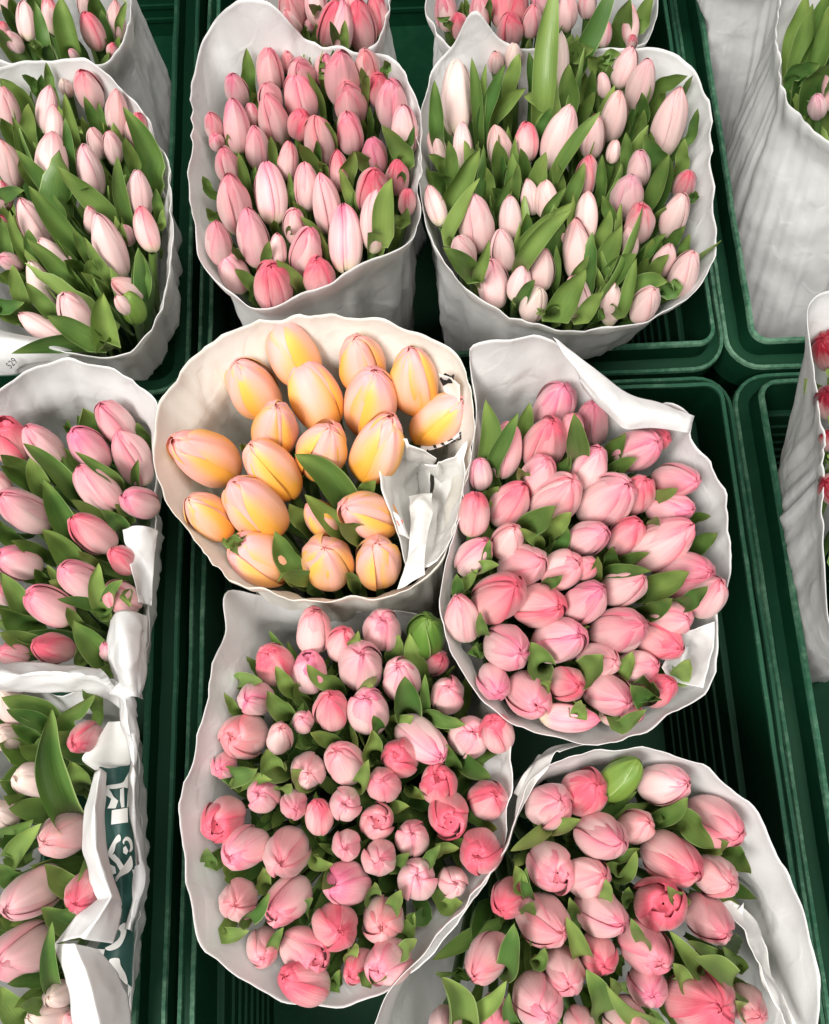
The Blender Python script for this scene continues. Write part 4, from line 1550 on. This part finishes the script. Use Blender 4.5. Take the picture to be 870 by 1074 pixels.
# the green print of the lower left sleeve
def P3(q): return [(x / 3, 716 + y / 3) for x, y in q]
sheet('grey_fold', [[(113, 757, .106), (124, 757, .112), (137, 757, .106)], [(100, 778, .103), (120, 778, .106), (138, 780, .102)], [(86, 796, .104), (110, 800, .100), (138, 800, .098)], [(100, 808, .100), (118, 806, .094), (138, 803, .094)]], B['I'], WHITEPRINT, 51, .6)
o_, pt = sheet('printed_panel', [[(104, 804, .098), (121, 802, .094), (139, 799, .100)], [(108, 850, .094), (125, 850, .090), (140, 850, .098)],
  [(112, 890, .092), (128, 890, .088), (143, 890, .096)], [(118, 930, .092), (131, 930, .088), (146, 935, .096)],
  [(112, 970, .092), (128, 970, .086), (140, 975, .094)], [(98, 1003, .094), (116, 1018, .090), (137, 1036, .094)]], B['I'], GREENPRINT, 52, 1.2, label='dark green printed panel with white lettering, crumpled')
prints('white_lettering', [P3(q) for q in (
  [(325, 326), (350, 322), (385, 315), (398, 296), (410, 276), (413, 290), (405, 330), (390, 330), (365, 334), (342, 334)],
  [(325, 326), (342, 334), (350, 345), (358, 360), (350, 366), (330, 352)],
  [(350, 366), (358, 360), (372, 372), (364, 396), (338, 396), (346, 380)],
  [(378, 336), (390, 330), (392, 392), (382, 394), (378, 372)],
  [(405, 300), (413, 290), (408, 392), (400, 392)],
  [(352, 402), (402, 394), (403, 440), (350, 447)],
  [(342, 528), (362, 490), (376, 478), (380, 496), (366, 508), (360, 530), (350, 546), (341, 546)],
  [(341, 546), (360, 540), (376, 556), (390, 578), (378, 592), (366, 570)],
  [(390, 578), (404, 556), (413, 545), (418, 578), (404, 598), (378, 612), (366, 628), (362, 616), (374, 600), (378, 592)],
  [(386, 500), (396, 486), (408, 488), (416, 500), (418, 524), (408, 534), (410, 516), (404, 500), (394, 498), (390, 510)],
  [(388, 520), (396, 514), (404, 530), (398, 542), (388, 536)],
  [(346, 572), (362, 580), (366, 600), (352, 606)],
  [(416, 588), (424, 590), (432, 630), (424, 664), (418, 660), (424, 628)],
  [(372, 772), (392, 756), (398, 770), (394, 800), (376, 832), (346, 844), (330, 836), (352, 824), (374, 806), (380, 786)],
  [(345, 872), (374, 868), (380, 890), (396, 920), (402, 950), (390, 944), (366, 916), (346, 900)],
  [(300, 838), (330, 840), (322, 880), (310, 884)])], pt, B['I'], WHITEPRINT, on=o_)
sheet('white_fold', [[(100, 811, .124), (105, 806, .130), (111, 811, .124)], [(89, 848, .120), (99, 848, .142), (111, 850, .120)], [(87, 890, .120), (100, 890, .144), (113, 886, .120)],
  [(97, 925, .122), (108, 916, .144), (121, 924, .120)], [(104, 944, .126), (117, 940, .140), (128, 948, .118)], [(82, 962, .132), (104, 962, .144), (126, 962, .122)], [(57, 990, .128), (86, 984, .146), (119, 990, .124)]], B['I'], PAPER, 53, .9, sharp=True, label='bright white paper edge folded outward in sharp creases')
sheet('white_fold', [[(57, 990, .127), (78, 990, .140), (101, 995, .128)], [(63, 1012, .126), (88, 1014, .142), (124, 1020, .112)], [(70, 1040, .124), (96, 1040, .140), (134, 1046, .108)], [(80, 1085, .12), (106, 1085, .136), (138, 1090, .106)]], B['I'], PAPER, 54, .9, sharp=True)
sheet('creased_edge', [[(104, 716, .112), (116, 718, .122), (130, 726, .112)], [(120, 736, .114), (130, 732, .126), (142, 742, .11)], [(128, 768, .112), (136, 766, .122), (146, 772, .10)], [(137, 800, .104), (140, 800, .116), (147, 802, .094)],
  [(137, 860, .100), (141, 860, .112), (147, 862, .092)], [(140, 900, .100), (145, 900, .112), (150, 902, .09)], [(138, 930, .100), (144, 930, .110), (149, 934, .09)], [(132, 975, .098), (136, 975, .106), (141, 978, .09)]], B['I'], PAPER, 55, 1.6, nu=18, nv=70)
# the curl inside the lower right sleeve
sheet('curled_edge', [[(752, 952, .118), (764, 944, .112), (776, 950, .112)], [(772, 972, .124), (784, 964, .106), (798, 968, .114)], [(782, 996, .130), (796, 990, .106), (811, 990, .116)],
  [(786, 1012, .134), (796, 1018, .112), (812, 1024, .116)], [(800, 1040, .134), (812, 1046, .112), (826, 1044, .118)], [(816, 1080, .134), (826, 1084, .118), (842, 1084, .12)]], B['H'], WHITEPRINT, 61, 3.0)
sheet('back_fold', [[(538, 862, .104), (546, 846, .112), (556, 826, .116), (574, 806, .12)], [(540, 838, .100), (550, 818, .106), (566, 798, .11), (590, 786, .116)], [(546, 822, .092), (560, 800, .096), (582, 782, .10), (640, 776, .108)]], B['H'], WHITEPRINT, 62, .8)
# the numbered flap of the upper left sleeve
o_, pt = sheet('numbered_flap', [[(-40, 338, .116), (10, 349, .118), (48, 357, .116), (76, 366, .108)], [(-40, 352, .126), (10, 358, .128), (44, 364, .124), (74, 372, .110)], [(-40, 372, .118), (8, 374, .120), (36, 378, .114), (60, 380, .106)], [(-40, 396, .10), (6, 394, .10), (30, 390, .098), (50, 386, .098)]], B['A'], PAPER, 71, .6)
cu = bpy.data.curves.new('number_print', 'FONT'); cu.body = '529'; cu.size = 1; cu.align_x = 'CENTER'; cu.align_y = 'CENTER'
to = bpy.data.objects.new('number_print', cu); C.objects.link(to)
bpy.context.view_layer.update()
tm = bpy.data.meshes.new_from_object(to.evaluated_get(bpy.context.evaluated_depsgraph_get()))
bpy.data.objects.remove(to)
tm.materials.clear(); tm.materials.append(BLACKINK)
ce = at(12.5, 381, .1235); ex = (at(18, 375.5, .1245) - ce).normalized(); ey0 = (CAM - ce).normalized(); ey = ey0.cross(ex).normalized()
size = 7.6 * depth(ce) / FP
for v in tm.vertices:
    p = ce + ex * v.co.x * size + ey * v.co.y * size * 1.25
    v.co = p - B['A']['sleeve'].location
link('number_print', tm, o_)['label'] = 'small black number 529'


# ------------------------------------------------------------------ camera, light, view
cam = bpy.data.cameras.new('camera'); co = bpy.data.objects.new('camera', cam); C.objects.link(co)
cam.sensor_fit = 'HORIZONTAL'; cam.sensor_width = 36; cam.lens = 36 * FP / PXW
cam.clip_start = .02; cam.clip_end = 60
m = Matrix((RT, UP, -D)).transposed().to_4x4(); m.translation = CAM; co.matrix_world = m
sc.camera = co
w = bpy.data.worlds.new('World'); sc.world = w; w.use_nodes = True
w.node_tree.nodes['Background'].inputs[0].default_value = (.80, .88, 1.0, 1); w.node_tree.nodes['Background'].inputs[1].default_value = .085
def lamp(name, loc, target, sx, sy, energy, colr):
    l = bpy.data.lights.new(name, 'AREA'); l.shape = 'RECTANGLE'; l.size = sx; l.size_y = sy; l.energy = energy; l.color = colr
    o = bpy.data.objects.new(name, l); C.objects.link(o); o.location = loc
    o.rotation_euler = (Vector(target) - Vector(loc)).to_track_quat('-Z', 'Y').to_euler()
lamp('market_lamp', (-1.05, -.85, 2.35), (.05, .15, 0), 1.2, .9, 108, (1, .975, .94))
lamp('market_lamp', (.40, .25, 2.2), (0, .2, 0), 1.0, .8, 42, (1, .97, .93))
sc.view_settings.view_transform = 'Standard'; sc.view_settings.look = 'None'; sc.view_settings.gamma = 1; sc.view_settings.exposure = 0
sc.cycles.max_bounces = 8; sc.cycles.diffuse_bounces = 4; sc.cycles.transmission_bounces = 4
